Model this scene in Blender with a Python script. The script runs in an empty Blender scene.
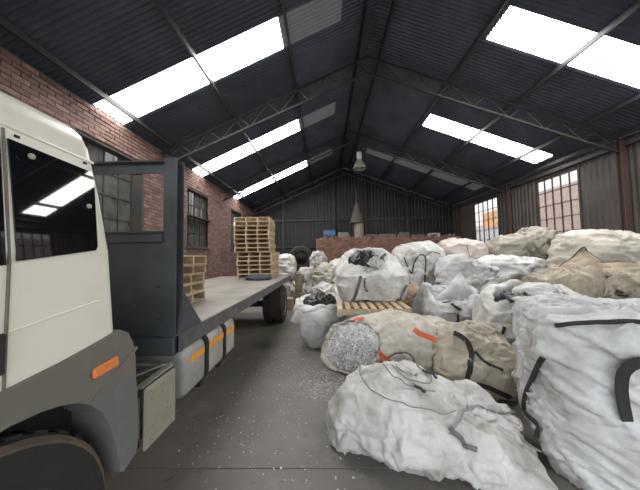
import bpy, math, random
import numpy as np
from mathutils import Matrix, Vector, Euler

random.seed(7)
rng = np.random.default_rng(7)
SC = bpy.context.scene
COL = SC.collection
R = math.radians
PI = math.pi

# ------------------------------------------------------------------ camera
cam_d = bpy.data.cameras.new('camera')
cam = bpy.data.objects.new('camera', cam_d)
COL.objects.link(cam)
cam_d.sensor_fit = 'HORIZONTAL'
cam_d.sensor_width = 36
cam_d.lens = 36 * 245 / 640
cam_d.clip_start = 0.02
cam_d.clip_end = 300
cam.matrix_world = (Matrix.Translation((0, 0, 1.9)) @ Matrix.Rotation(R(1.2), 4, 'Z')
                    @ Matrix.Rotation(R(92.8), 4, 'X') @ Matrix.Rotation(R(-1.0), 4, 'Z'))
SC.camera = cam

# ------------------------------------------------------------------ world, exposure
W = bpy.data.worlds.new('overcast_sky')
SC.world = W
W.use_nodes = True
bg = W.node_tree.nodes['Background']
bg.inputs[0].default_value = (0.93, 0.965, 1.0, 1)
bg.inputs[1].default_value = 2.2
SKYLIGHT = 11.5
SC.view_settings.view_transform = 'Standard'
SC.view_settings.look = 'None'
SC.view_settings.gamma = 1
SC.view_settings.use_curve_mapping = False
SC.view_settings.exposure = 0.88
SC.cycles.use_denoising = True
SC.cycles.max_bounces = 8
SC.cycles.diffuse_bounces = 5
SC.cycles.transparent_max_bounces = 12


# ------------------------------------------------------------------ helpers: materials
def mat(name, col, rough=0.6, metal=0.0, noise=None, bump=None, spec=0.5):
    """noise: list of (scale, colour, lo, hi[, stretch]) layered stains; bump: list of (scale, strength, dist)"""
    m = bpy.data.materials.new(name)
    m.use_nodes = True
    nt = m.node_tree
    b = nt.nodes['Principled BSDF']
    b.inputs['Roughness'].default_value = rough
    b.inputs['Metallic'].default_value = metal
    b.inputs['Specular IOR Level'].default_value = spec
    b.inputs['Base Color'].default_value = (*col, 1)
    tc = nt.nodes.new('ShaderNodeTexCoord')
    geo = nt.nodes.new('ShaderNodeNewGeometry')
    last = None
    for lay in (noise or []):
        sc, c, lo, hi = lay[:4]
        st = lay[4] if len(lay) > 4 else (1, 1, 1)
        mp = nt.nodes.new('ShaderNodeMapping')
        mp.inputs['Scale'].default_value = st
        nt.links.new(geo.outputs['Position'], mp.inputs[0])
        n = nt.nodes.new('ShaderNodeTexNoise')
        n.inputs['Scale'].default_value = sc
        n.inputs['Detail'].default_value = 6
        n.inputs['Roughness'].default_value = 0.6
        nt.links.new(mp.outputs[0], n.inputs['Vector'])
        r = nt.nodes.new('ShaderNodeMapRange')
        r.inputs['From Min'].default_value = lo
        r.inputs['From Max'].default_value = hi
        nt.links.new(n.outputs['Fac'], r.inputs['Value'])
        mx = nt.nodes.new('ShaderNodeMix')
        mx.data_type = 'RGBA'
        nt.links.new(r.outputs[0], mx.inputs['Factor'])
        if last is None:
            mx.inputs['A'].default_value = (*col, 1)
        else:
            nt.links.new(last, mx.inputs['A'])
        mx.inputs['B'].default_value = (*c, 1)
        last = mx.outputs['Result']
    if last is not None:
        nt.links.new(last, b.inputs['Base Color'])
    prev = None
    for lay in (bump or []):
        sc, st, di = lay[:3]
        mp = nt.nodes.new('ShaderNodeMapping')
        mp.inputs['Scale'].default_value = lay[3] if len(lay) > 3 else (1, 1, 1)
        nt.links.new(geo.outputs['Position'], mp.inputs[0])
        n = nt.nodes.new('ShaderNodeTexNoise')
        n.inputs['Scale'].default_value = sc
        n.inputs['Detail'].default_value = 5
        nt.links.new(mp.outputs[0], n.inputs['Vector'])
        bp = nt.nodes.new('ShaderNodeBump')
        bp.inputs['Strength'].default_value = st
        bp.inputs['Distance'].default_value = di
        nt.links.new(n.outputs['Fac'], bp.inputs['Height'])
        if prev is not None:
            nt.links.new(prev, bp.inputs['Normal'])
        prev = bp.outputs[0]
    if prev is not None:
        nt.links.new(prev, b.inputs['Normal'])
    m['base'] = 1
    return m


def bagmat(name, col, dirt=(0.30, 0.27, 0.22), lo=0.5, hi=0.85, sc=2.5, crease=0.75):
    m = mat(name, col, 0.5, 0, [(sc, dirt, lo, hi), (sc * 5, tuple(c * 0.72 for c in col), 0.52, 0.75), (sc * 14, tuple(d * 0.8 for d in dirt), 0.68, 0.8)],
            [(26, 0.25, 0.010), (90, 0.2, 0.004)], 0.3)
    nt = m.node_tree
    b = nt.nodes['Principled BSDF']
    src = b.inputs['Normal'].links[0].from_socket
    for k, (scale, st, di) in enumerate(((3.2, crease, 0.035), (9.0, crease * 0.8, 0.012))):
        geo = nt.nodes.new('ShaderNodeNewGeometry')
        n = nt.nodes.new('ShaderNodeTexNoise')
        n.noise_type = 'RIDGED_MULTIFRACTAL'
        n.inputs['Scale'].default_value = scale
        n.inputs['Detail'].default_value = 2.5
        n.inputs['Distortion'].default_value = 0.4
        nt.links.new(geo.outputs['Position'], n.inputs['Vector'])
        bp = nt.nodes.new('ShaderNodeBump')
        bp.inputs['Strength'].default_value = st
        bp.inputs['Distance'].default_value = di
        nt.links.new(n.outputs['Fac'], bp.inputs['Height'])
        nt.links.new(src, bp.inputs['Normal'])
        src = bp.outputs[0]
    nt.links.new(src, b.inputs['Normal'])
    return m


def emit(name, col, s):
    m = bpy.data.materials.new(name)
    m.use_nodes = True
    b = m.node_tree.nodes['Principled BSDF']
    b.inputs['Base Color'].default_value = (0.7, 0.72, 0.72, 1)
    b.inputs['Roughness'].default_value = 0.5
    b.inputs['Emission Color'].default_value = (*col, 1)
    b.inputs['Emission Strength'].default_value = s
    return m


def glass_dirty(name, tint, clear=0.75):
    m = bpy.data.materials.new(name)
    m.use_nodes = True
    nt = m.node_tree
    nt.nodes.remove(nt.nodes['Principled BSDF'])
    o = nt.nodes['Material Output']
    t = nt.nodes.new('ShaderNodeBsdfTransparent')
    t.inputs[0].default_value = (*tint, 1)
    d = nt.nodes.new('ShaderNodeBsdfTranslucent')
    d.inputs[0].default_value = (*tint, 1)
    n = nt.nodes.new('ShaderNodeTexNoise')
    n.inputs['Scale'].default_value = 3
    r = nt.nodes.new('ShaderNodeMapRange')
    r.inputs['To Min'].default_value = 1 - clear - 0.15
    r.inputs['To Max'].default_value = 1 - clear + 0.15
    nt.links.new(n.outputs['Fac'], r.inputs['Value'])
    mx = nt.nodes.new('ShaderNodeMixShader')
    nt.links.new(r.outputs[0], mx.inputs[0])
    nt.links.new(t.outputs[0], mx.inputs[1])
    nt.links.new(d.outputs[0], mx.inputs[2])
    nt.links.new(mx.outputs[0], o.inputs['Surface'])
    return m


def vary(m, colors):
    """recolour a material per object and per island from a ramp of colours"""
    nt = m.node_tree
    b = nt.nodes['Principled BSDF']
    oi = nt.nodes.new('ShaderNodeObjectInfo')
    ge = nt.nodes.new('ShaderNodeNewGeometry')
    ad = nt.nodes.new('ShaderNodeMath')
    ad.operation = 'ADD'
    nt.links.new(oi.outputs['Random'], ad.inputs[0])
    nt.links.new(ge.outputs['Random Per Island'], ad.inputs[1])
    fr = nt.nodes.new('ShaderNodeMath')
    fr.operation = 'FRACT'
    nt.links.new(ad.outputs[0], fr.inputs[0])
    cr = nt.nodes.new('ShaderNodeValToRGB')
    cr.color_ramp.interpolation = 'LINEAR'
    el = cr.color_ramp.elements
    el[0].color = (*colors[0], 1)
    el[1].color = (*colors[-1], 1)
    for i, c in enumerate(colors[1:-1]):
        e = el.new((i + 1) / (len(colors) - 1))
        e.color = (*c, 1)
    nt.links.new(fr.outputs[0], cr.inputs[0])
    nz = nt.nodes.new('ShaderNodeTexNoise')
    nz.inputs['Scale'].default_value = 14
    nz.inputs['Detail'].default_value = 5
    nt.links.new(ge.outputs['Position'], nz.inputs['Vector'])
    mr = nt.nodes.new('ShaderNodeMapRange')
    mr.inputs['From Min'].default_value = 0.25
    mr.inputs['From Max'].default_value = 0.75
    mr.inputs['To Min'].default_value = 0.65
    mr.inputs['To Max'].default_value = 1.15
    nt.links.new(nz.outputs['Fac'], mr.inputs['Value'])
    mx = nt.nodes.new('ShaderNodeMix')
    mx.data_type = 'RGBA'
    mx.blend_type = 'MULTIPLY'
    mx.inputs['Factor'].default_value = 1
    nt.links.new(cr.outputs[0], mx.inputs['A'])
    nt.links.new(mr.outputs[0], mx.inputs['B'])
    nt.links.new(mx.outputs['Result'], b.inputs['Base Color'])
    return m


# ------------------------------------------------------------------ helpers: objects
PHASE = 1            # 0 while the fabric is only collected for the cloth solver


def tag(o, label, cat, group=None, kind=None):
    if o is None:
        return None
    if label:
        o['label'] = label
    if cat:
        o['category'] = cat
    if group:
        o['group'] = group
    if kind:
        o['kind'] = kind
    return o


def empty(name, loc=(0, 0, 0), rz=0.0):
    o = bpy.data.objects.new(name, None)
    COL.objects.link(o)
    o.location = loc
    o.rotation_euler = (0, 0, rz)
    o.empty_display_size = 0.1
    return o


def thing(name, label, cat, loc=(0, 0, 0), rz=0.0, group=None):
    if PHASE == 0:
        return None
    return tag(empty(name, loc, rz), label, cat, group)


def structure(o):
    o['kind'] = 'structure'
    return o


def org(parent):
    v = Vector((0, 0, 0))
    while parent is not None:
        v = v + parent.location
        parent = parent.parent
    return v


def mesh_obj(name, V, F, material, parent=None, smooth=False, world=True, origin=None):
    """V in world coordinates when world=True (the parents carry no rotation); else local to the parent"""
    if PHASE == 0:
        return None
    V = np.asarray(V, dtype=float).reshape(-1, 3)
    loc = Vector((0, 0, 0))
    if world and parent is not None:
        V = V - np.array(org(parent))
    elif parent is None and origin is not None:
        V = V - np.array(origin)
        loc = Vector(origin)
    me = bpy.data.meshes.new(name)
    me.from_pydata(V.tolist(), [], F if isinstance(F, list) else F.tolist())
    me.update()
    if smooth:
        me.polygons.foreach_set('use_smooth', [True] * len(me.polygons))
    mats = material if isinstance(material, (list, tuple)) else [material]
    for mm in mats:
        me.materials.append(mm)
    o = bpy.data.objects.new(name, me)
    COL.objects.link(o)
    o.location = loc
    o.parent = parent
    return o


def link_copy(o, parent=None, loc=None):
    c = o.copy()
    COL.objects.link(c)
    c.parent = parent
    if loc is not None:
        c.location = loc
    return c


def copy_tree(o, parent=None):
    c = link_copy(o, parent)
    for ch in list(o.children):
        copy_tree(ch, c)
    return c


class MB:
    def __init__(s):
        s.V = []
        s.F = []

    def add(s, V, F):
        k = len(s.V)
        s.V += [tuple(v) for v in V]
        s.F += [tuple(i + k for i in f) for f in F]
        return s

    def box(s, x0, x1, y0, y1, z0, z1, rot=None, bev=0.0):
        if bev > 0:
            return s.bbox(x0, x1, y0, y1, z0, z1, bev, rot)
        V = [(x, y, z) for x in (x0, x1) for y in (y0, y1) for z in (z0, z1)]
        if rot is not None:
            c = Vector(((x0 + x1) / 2, (y0 + y1) / 2, (z0 + z1) / 2))
            V = [c + rot @ (Vector(v) - c) for v in V]
        return s.add(V, [(0, 1, 3, 2), (4, 6, 7, 5), (0, 4, 5, 1), (2, 3, 7, 6), (0, 2, 6, 4), (1, 5, 7, 3)])

    def bbox(s, x0, x1, y0, y1, z0, z1, b, rot=None):
        """box with chamfered edges: 24 vertices"""
        c = Vector(((x0 + x1) / 2, (y0 + y1) / 2, (z0 + z1) / 2))
        h = Vector(((x1 - x0) / 2, (y1 - y0) / 2, (z1 - z0) / 2))
        V, ix = [], {}
        for sx in (-1, 1):
            for sy in (-1, 1):
                for sz in (-1, 1):
                    for ax in range(3):
                        sg = (sx, sy, sz)
                        p = Vector([sg[i] * (h[i] - (0 if i == ax else b)) for i in range(3)])
                        ix[(sx, sy, sz, ax)] = len(V)
                        V.append(c + (rot @ p if rot is not None else p))
        F = []
        for ax in range(3):
            u, v = (ax + 1) % 3, (ax + 2) % 3
            for sg in (-1, 1):
                q = []
                for a, bb in ((-1, -1), (1, -1), (1, 1), (-1, 1)):
                    k = [0, 0, 0]
                    k[ax] = sg
                    k[u] = a
                    k[v] = bb
                    q.append(ix[(*k, ax)])
                F.append(tuple(q if sg > 0 else q[::-1]))
        for ax in range(3):
            u, v = (ax + 1) % 3, (ax + 2) % 3
            for a in (-1, 1):
                for bb in (-1, 1):
                    k0 = [0, 0, 0]
                    k0[u] = a
                    k0[v] = bb
                    k1 = list(k0)
                    k0[ax] = -1
                    k1[ax] = 1
                    F.append((ix[(*k0, u)], ix[(*k1, u)], ix[(*k1, v)], ix[(*k0, v)]))
        for sx in (-1, 1):
            for sy in (-1, 1):
                for sz in (-1, 1):
                    F.append((ix[(sx, sy, sz, 0)], ix[(sx, sy, sz, 1)], ix[(sx, sy, sz, 2)]))
        return s.add(V, F)

    def bar(s, a, b, w, h=None, up=(0, 0, 1)):
        """rectangular bar from a to b"""
        h = h or w
        a, b = Vector(a), Vector(b)
        t = (b - a).normalized()
        sd = t.cross(Vector(up))
        if sd.length < 1e-4:
            sd = t.cross(Vector((1, 0, 0)))
        sd.normalize()
        u = sd.cross(t)
        V = []
        for p in (a, b):
            for i, j in ((-1, -1), (1, -1), (1, 1), (-1, 1)):
                V.append(p + sd * i * w / 2 + u * j * h / 2)
        return s.add(V, [(0, 1, 2, 3), (7, 6, 5, 4), (0, 4, 5, 1), (1, 5, 6, 2), (2, 6, 7, 3), (3, 7, 4, 0)])

    def prism(s, poly, axis, d0, d1):
        """polygon (two coordinates) extruded along axis 0/1/2"""
        n = len(poly)

        def put(p, d):
            if axis == 0:
                return (d, p[0], p[1])
            if axis == 1:
                return (p[0], d, p[1])
            return (p[0], p[1], d)
        V = [put(p, d0) for p in poly] + [put(p, d1) for p in poly]
        F = [tuple(range(n - 1, -1, -1)), tuple(range(n, 2 * n))]
        F += [(i, (i + 1) % n, n + (i + 1) % n, n + i) for i in range(n)]
        return s.add(V, F)

    def tube(s, pts, r, n=8, caps=True, radii=None):
        P = [Vector(p) for p in pts]
        k = len(P)
        V, F = [], []
        up = Vector((0, 0, 1))
        prev = None
        for i, p in enumerate(P):
            t = (P[min(i + 1, k - 1)] - P[max(i - 1, 0)]).normalized()
            sd = t.cross(up if prev is None else prev)
            if sd.length < 1e-3:
                sd = t.cross(Vector((1, 0, 0)))
            sd.normalize()
            u = sd.cross(t).normalized()
            prev = u
            rr = radii[i] if radii else r
            for j in range(n):
                a = 2 * PI * j / n
                V.append(p + sd * math.cos(a) * rr + u * math.sin(a) * rr)
        for i in range(k - 1):
            for j in range(n):
                a, b = i * n + j, i * n + (j + 1) % n
                F.append((a, b, b + n, a + n))
        if caps:
            F.append(tuple(range(n - 1, -1, -1)))
            F.append(tuple((k - 1) * n + j for j in range(n)))
        return s.add(V, F)

    def lathe(s, prof, n=24, axis=2, c=(0, 0, 0)):
        """profile of (radius, height) spun round an axis through c"""
        V, F = [], []
        for r, h in prof:
            for j in range(n):
                a = 2 * PI * j / n
                p, q = r * math.cos(a), r * math.sin(a)
                v = {0: (h, p, q), 1: (p, h, q), 2: (p, q, h)}[axis]
                V.append((v[0] + c[0], v[1] + c[1], v[2] + c[2]))
        k = len(prof)
        for i in range(k - 1):
            for j in range(n):
                a, b = i * n + j, i * n + (j + 1) % n
                F.append((a, b, b + n, a + n))
        F.append(tuple(range(n)))
        F.append(tuple((k - 1) * n + j for j in range(n)))
        return s.add(V, F)

    def build(s, name, material, parent=None, smooth=False, world=True, origin=None):
        return mesh_obj(name, s.V, s.F, material, parent, smooth, world, origin)


def auto_smooth(o, ang=35):
    if o is None:
        return None
    me = o.data
    me.polygons.foreach_set('use_smooth', [True] * len(me.polygons))
    me.set_sharp_from_angle(angle=R(ang))
    return o


# ------------------------------------------------------------------ helpers: noise and cloth
def _hash(i, j, k, seed):
    h = (i.astype(np.int64) * 374761393 + j.astype(np.int64) * 668265263 + k.astype(np.int64) * 1274126177 + seed * 974634777) & 0xffffffff
    h = ((h ^ (h >> 13)) * 1103515245) & 0xffffffff
    h = ((h ^ (h >> 16)) * 2246822519) & 0xffffffff
    h = h ^ (h >> 15)
    return (h & 0xffff) / 32767.5 - 1.0


def noise3(P, seed=0):
    P = np.asarray(P, float)
    I = np.floor(P).astype(np.int64)
    f = P - I
    w = f * f * f * (f * (f * 6 - 15) + 10)
    out = 0
    for dx in (0, 1):
        wx = w[..., 0] if dx else 1 - w[..., 0]
        for dy in (0, 1):
            wy = w[..., 1] if dy else 1 - w[..., 1]
            for dz in (0, 1):
                wz = w[..., 2] if dz else 1 - w[..., 2]
                out = out + wx * wy * wz * _hash(I[..., 0] + dx, I[..., 1] + dy, I[..., 2] + dz, seed)
    return out


def fbm(P, seed=0, oct=3):
    o, a, s = 0, 1.0, 1.0
    for i in range(oct):
        o = o + a * noise3(P * s, seed + i * 17)
        a *= 0.5
        s *= 2.03
    return o


def ridge(P, seed=0, d=None, stretch=4.0, warp=0.6):
    """sharp-crested folds, optionally stretched along direction d"""
    P = np.asarray(P, float)
    if d is not None:
        d = np.asarray(d, float)
        d = d / np.linalg.norm(d)
        P = P - (P @ d)[..., None] * d * (1 - 1 / stretch)
    wv = np.stack([noise3(P * 0.7 + 11.3, seed + 1), noise3(P * 0.7 + 5.1, seed + 2), noise3(P * 0.7 + 27.7, seed + 3)], -1)
    q = P + warp * wv
    r = 1 - np.abs(noise3(q, seed)) * 1.9
    return np.clip(r, -0.4, 1) ** 3


def catmull(K, n):
    K = np.asarray(K, float)
    m = len(K)
    d = np.linalg.norm(np.diff(K[:, :3], axis=0), axis=1) + 0.35 * np.linalg.norm(np.diff(K[:, 3:5], axis=0), axis=1) + 1e-3
    s = np.concatenate([[0], np.cumsum(d)])
    t = np.linspace(0, s[-1], n)
    out = np.zeros((n, K.shape[1]))
    for i, tt in enumerate(t):
        j = min(max(np.searchsorted(s, tt) - 1, 0), m - 2)
        u = (tt - s[j]) / (s[j + 1] - s[j])
        p0, p1, p2, p3 = K[max(j - 1, 0)], K[j], K[j + 1], K[min(j + 2, m - 1)]
        a = 0.5 * (2 * p1 + (p2 - p0) * u + (2 * p0 - 5 * p1 + 4 * p2 - p3) * u * u + (3 * p1 - p0 - 3 * p2 + p3) * u ** 3)
        lo, hi = np.minimum(p1, p2), np.maximum(p1, p2)
        out[i] = np.clip(a, lo - 0.15 * (hi - lo), hi + 0.15 * (hi - lo))
    out[:, 3:5] = np.maximum(out[:, 3:5], 0.004)
    return out


class Cloth:
    """a lofted closed fabric surface P[v, u] with fold displacement"""

    def __init__(s, keys, nu=110, nv=84, loc=(0, 0, 0), rot=(0, 0, 0)):
        K = catmull(keys, nv)
        ph = np.linspace(0, 2 * PI, nu, endpoint=False)
        c, sn = np.cos(ph), np.sin(ph)
        P = np.zeros((nv, nu, 3))
        for i in range(nv):
            cx, cy, cz, a, b, n = K[i, :6]
            r = (np.abs(c / a) ** n + np.abs(sn / b) ** n) ** (-1 / n)
            P[i, :, 0] = cx + r * c
            P[i, :, 1] = cy + r * sn
            P[i, :, 2] = cz
        s.P = P
        s.nu, s.nv = nu, nv
        s.loc = np.array(loc, float)
        M = np.array(Euler([R(a) for a in rot], 'XYZ').to_matrix())
        s.M = M
        s.place = False

    def world(s):
        s.P = s.P @ s.M.T + s.loc
        return s

    def normals(s):
        P = s.P
        du = np.roll(P, -1, 1) - np.roll(P, 1, 1)
        dv = np.zeros_like(P)
        dv[1:-1] = P[2:] - P[:-2]
        dv[0] = P[1] - P[0]
        dv[-1] = P[-1] - P[-2]
        n = np.cross(du, dv)
        return n / (np.linalg.norm(n, axis=-1, keepdims=True) + 1e-9)

    def push(s, c, r, v):
        d = np.linalg.norm(s.P - np.array(c), axis=-1) / r
        s.P = s.P + np.exp(-d * d)[..., None] * np.array(v)
        return s

    def fold(s, seed, lump=0.05, crump=0.03, fine=0.01, d=None, dscale=3.5, dfold=0.0, stretch=5, ls=1.6, cs=4.0):
        n = s.normals()
        P = s.P
        disp = lump * fbm(P * ls + seed * 3.7, seed, 2)
        if crump:
            disp = disp + crump * ridge(P * cs + seed * 1.3, seed + 40)
            disp = disp + crump * 0.5 * ridge(P * cs * 2.1 + seed, seed + 50)
        if dfold:
            disp = disp + dfold * ridge(P * dscale + seed * 2.1, seed + 60, d, stretch, 0.35)
            disp = disp + dfold * 0.5 * ridge(P * dscale * 2.3 + seed, seed + 65, d, stretch * 1.3, 0.3)
        if fine:
            disp = disp + fine * ridge(P * 14.0, seed + 70)
        s.P = P + n * disp[..., None]
        return s

    def crease(s, seed, dirs, scale=6.0, amp=0.018, stretch=7.0, zmin=None):
        """long sharp folds laid over the settled fabric"""
        if PHASE == 0:
            return s
        n = s.normals()
        for k, d in enumerate(dirs):
            m = np.clip(0.55 + 0.9 * fbm(s.P * 1.3 + 7.1 * k, seed + 200 + k, 2), 0, 1)
            s.P = s.P + n * (m * amp * ridge(s.P * scale * (1 + 0.35 * k) + 3.3 * k, seed + 100 + 7 * k, d, stretch, 0.25))[..., None]
        if zmin is not None:
            s.P[..., 2] = np.maximum(s.P[..., 2], zmin)
        return s

    def floor(s, z=0.0, spread=0.25):
        under = np.clip(z + 0.004 - s.P[..., 2], 0, None)
        c = s.P[..., :2].mean((0, 1))
        dv = s.P[..., :2] - c
        dv = dv / (np.linalg.norm(dv, axis=-1, keepdims=True) + 1e-6)
        s.P[..., :2] += dv * (under * spread)[..., None]
        s.P[..., 2] = np.maximum(s.P[..., 2], z + 0.004)
        return s

    def build(s, name, material, parent=None, origin=None):
        nu, nv = s.nu, s.nv
        idx = np.arange(nu * nv).reshape(nv, nu)
        a, b = idx[:-1], np.roll(idx[:-1], -1, 1)
        c, d = np.roll(idx[1:], -1, 1), idx[1:]
        F = np.stack([a, b, c, d], -1).reshape(-1, 4).tolist()
        V = s.P.reshape(-1, 3)
        k = len(V)
        V = np.vstack([V, s.P[0].mean(0), s.P[-1].mean(0)])
        for j in range(nu):
            F.append((idx[0, (j + 1) % nu], idx[0, j], k))
            F.append((idx[-1, j], idx[-1, (j + 1) % nu], k + 1))
        F = [tuple(int(i) for i in f) for f in F]
        return mesh_obj(name, V, F, material, parent, True, True, origin)

    def at(s, u, v, off=0.0):
        """u in turns, v in 0..1"""
        if not hasattr(s, '_n') or s._np is not s.P:
            s._n = s.normals()
            s._np = s.P
        fu = (u % 1.0) * s.nu
        fv = min(max(v, 0), 1) * (s.nv - 1.001)
        i, j = int(fv), int(fu)
        a, b = fv - i, fu - j
        j1 = (j + 1) % s.nu
        g = lambda A: (A[i, j] * (1 - a) * (1 - b) + A[i, j1] * (1 - a) * b + A[i + 1, j] * a * (1 - b) + A[i + 1, j1] * a * b)
        n = g(s._n)
        n = n / (np.linalg.norm(n) + 1e-9)
        return g(s.P) + n * off, n

    def ribbon(s, uv, w, name, material, parent, off=0.008, th=0.006, steps=40):
        uv = np.asarray(uv, float)
        seg = np.concatenate([[0], np.cumsum(np.linalg.norm(np.diff(uv, axis=0), axis=1))])
        t = np.linspace(0, seg[-1], steps)
        us, vs = np.interp(t, seg, uv[:, 0]), np.interp(t, seg, uv[:, 1])
        P, N = zip(*[s.at(u, v, off) for u, v in zip(us, vs)])
        return ribbon3(P, N, w, name, material, parent, th)

    def cord(s, uv, r, name, material, parent, off=0.004, steps=40):
        uv = np.asarray(uv, float)
        seg = np.concatenate([[0], np.cumsum(np.linalg.norm(np.diff(uv, axis=0), axis=1))])
        t = np.linspace(0, seg[-1], steps)
        us, vs = np.interp(t, seg, uv[:, 0]), np.interp(t, seg, uv[:, 1])
        return MB().tube([s.at(u, v, off)[0] for u, v in zip(us, vs)], r, 6).build(name, material, parent, True)


def ribbon3(P, N, w, name, material, parent, th=0.006):
    if PHASE == 0:
        return None
    P, N = np.array(P), np.array(N)
    k = len(P)
    if k > 6:                                   # smooth the path a little so that a strap bridges small folds
        for _ in range(2):
            P[1:-1] = 0.25 * P[:-2] + 0.5 * P[1:-1] + 0.25 * P[2:]
            N[1:-1] = 0.25 * N[:-2] + 0.5 * N[1:-1] + 0.25 * N[2:]
    T = np.gradient(P, axis=0)
    S = np.cross(N, T)
    S /= (np.linalg.norm(S, axis=1, keepdims=True) + 1e-9)
    N = np.cross(T, S)
    N /= (np.linalg.norm(N, axis=1, keepdims=True) + 1e-9)
    V = []
    for i in range(k):
        for a, b in ((-1, -1), (1, -1), (1, 1), (-1, 1)):
            V.append(P[i] + S[i] * a * w / 2 + N[i] * b * th / 2)
    F = [(0, 1, 2, 3), tuple(4 * (k - 1) + q for q in (3, 2, 1, 0))]
    for i in range(k - 1):
        for q in range(4):
            a, b = 4 * i + q, 4 * i + (q + 1) % 4
            F.append((a, a + 4, b + 4, b))
    return mesh_obj(name, V, F, material, parent, False)


def sheet_patch(corners, name, material, parent, seed, bulge=(0, 0, 0), amp=0.04, n=34, th=0.008, fs=3.0, origin=None, hem=None, hem_r=0.012):
    """a thin loose piece of fabric spanned by four corners (or a triangle with two equal ones)"""
    if PHASE == 0:
        return None
    a, b, c, d = [np.array(p, float) for p in corners]
    u, v = np.meshgrid(np.linspace(0, 1, n), np.linspace(0, 1, n))
    u, v = u[..., None], v[..., None]
    P = a * (1 - u) * (1 - v) + b * u * (1 - v) + c * u * v + d * (1 - u) * v
    P = P + 16 * u * (1 - u) * v * (1 - v) * np.array(bulge)
    du, dv = np.gradient(P, axis=1), np.gradient(P, axis=0)
    N = np.cross(du, dv)
    N = N / (np.linalg.norm(N, axis=-1, keepdims=True) + 1e-9)
    P = P + N * (amp * ridge(P * fs + seed, seed) + 0.6 * amp * fbm(P * fs * 0.7, seed + 3, 2))[..., None]
    V = np.vstack([(P + N * th / 2).reshape(-1, 3), (P - N * th / 2).reshape(-1, 3)])
    k = n * n
    F = []
    for i in range(n - 1):
        for j in range(n - 1):
            q = i * n + j
            F.append((q, q + 1, q + n + 1, q + n))
            F.append((k + q, k + q + n, k + q + n + 1, k + q + 1))
    ed = [j for j in range(n)] + [i * n + n - 1 for i in range(1, n)] + [(n - 1) * n + j for j in range(n - 2, -1, -1)] + [i * n for i in range(n - 2, 0, -1)]
    for i in range(len(ed)):
        p, q = ed[i], ed[(i + 1) % len(ed)]
        F.append((p, k + p, k + q, q))
    o = mesh_obj(name, V, F, material, parent, True, True, origin)
    if hem is not None:
        h = o if parent is None else parent
        E = P.reshape(-1, 3)[ed + ed[:1]]
        MB().tube(E[::2], hem_r, 6).build('dark_hem', hem, h, True)
    return o


def snap(c, pts, off=0.012, n=40, eye=(0.0, 0.0, 1.9)):
    """lay a path onto a bag: each guessed point slides along its line of sight from the aisle onto the fabric"""
    from mathutils.bvhtree import BVHTree
    V, F = grid_mesh(c.P)
    tree = BVHTree.FromPolygons(V.tolist(), F)
    P, N = [], []
    for p in path3(pts, n):
        d = (Vector(p) - Vector(eye)).normalized()
        loc, nr, _, _ = tree.ray_cast(Vector(eye), d)
        if loc is None:
            loc, nr, _, _ = tree.find_nearest(Vector(p))
        P.append(np.array(loc + nr * off))
        N.append(np.array(nr))
    return P, N


def strap(c, pts, w, name, material, parent, off=0.012, th=0.008, n=40, lift=None, smooth=0):
    if PHASE == 0:
        return None
    P, N = snap(c, pts, off, n)
    P, N = np.array(P), np.array(N)
    for _ in range(smooth):
        P[1:-1] = 0.25 * P[:-2] + 0.5 * P[1:-1] + 0.25 * P[2:]
        N[1:-1] = 0.25 * N[:-2] + 0.5 * N[1:-1] + 0.25 * N[2:]
    if lift:
        for i in range(len(P)):
            P[i] = P[i] + N[i] * lift * math.sin(PI * i / (len(P) - 1))
    return ribbon3(P, N, w, name, material, parent, th)


def path3(pts, n=30):
    K = np.hstack([np.asarray(pts, float), np.zeros((len(pts), 3))])
    K = np.hstack([K[:, :3], np.full((len(pts), 2), 0.1), np.ones((len(pts), 1))])
    return catmull(K, n)[:, :3]


# ------------------------------------------------------------------ cloth solver
SIM = []
SIM_OUT = []
SIM_I = [0]


def _sim(self, e=None, k=0.18, grow=0.03, bend=5.0, goal=0.3, grav=0.3, prio=5, fixed=False):
    """slack fabric buckles into folds: rest shape larger than the bag, loosely held to it; e = slack direction"""
    i = SIM_I[0]
    SIM_I[0] += 1
    if PHASE == 0:
        SIM.append((self.P.copy(), dict(e=e, k=k, grow=grow, bend=bend, goal=goal, grav=grav, prio=prio, fixed=fixed)))
    else:
        self.P = SIM_OUT[i].copy()
    return self


Cloth.sim = _sim


def grid_mesh(P):
    nv, nu = P.shape[:2]
    idx = np.arange(nu * nv).reshape(nv, nu)
    a, b = idx[:-1], np.roll(idx[:-1], -1, 1)
    c, d = np.roll(idx[1:], -1, 1), idx[1:]
    F = np.stack([a, b, c, d], -1).reshape(-1, 4).tolist()
    return P.reshape(-1, 3), F + [list(range(nu - 1, -1, -1)), [int(q) for q in idx[-1]]]


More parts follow.
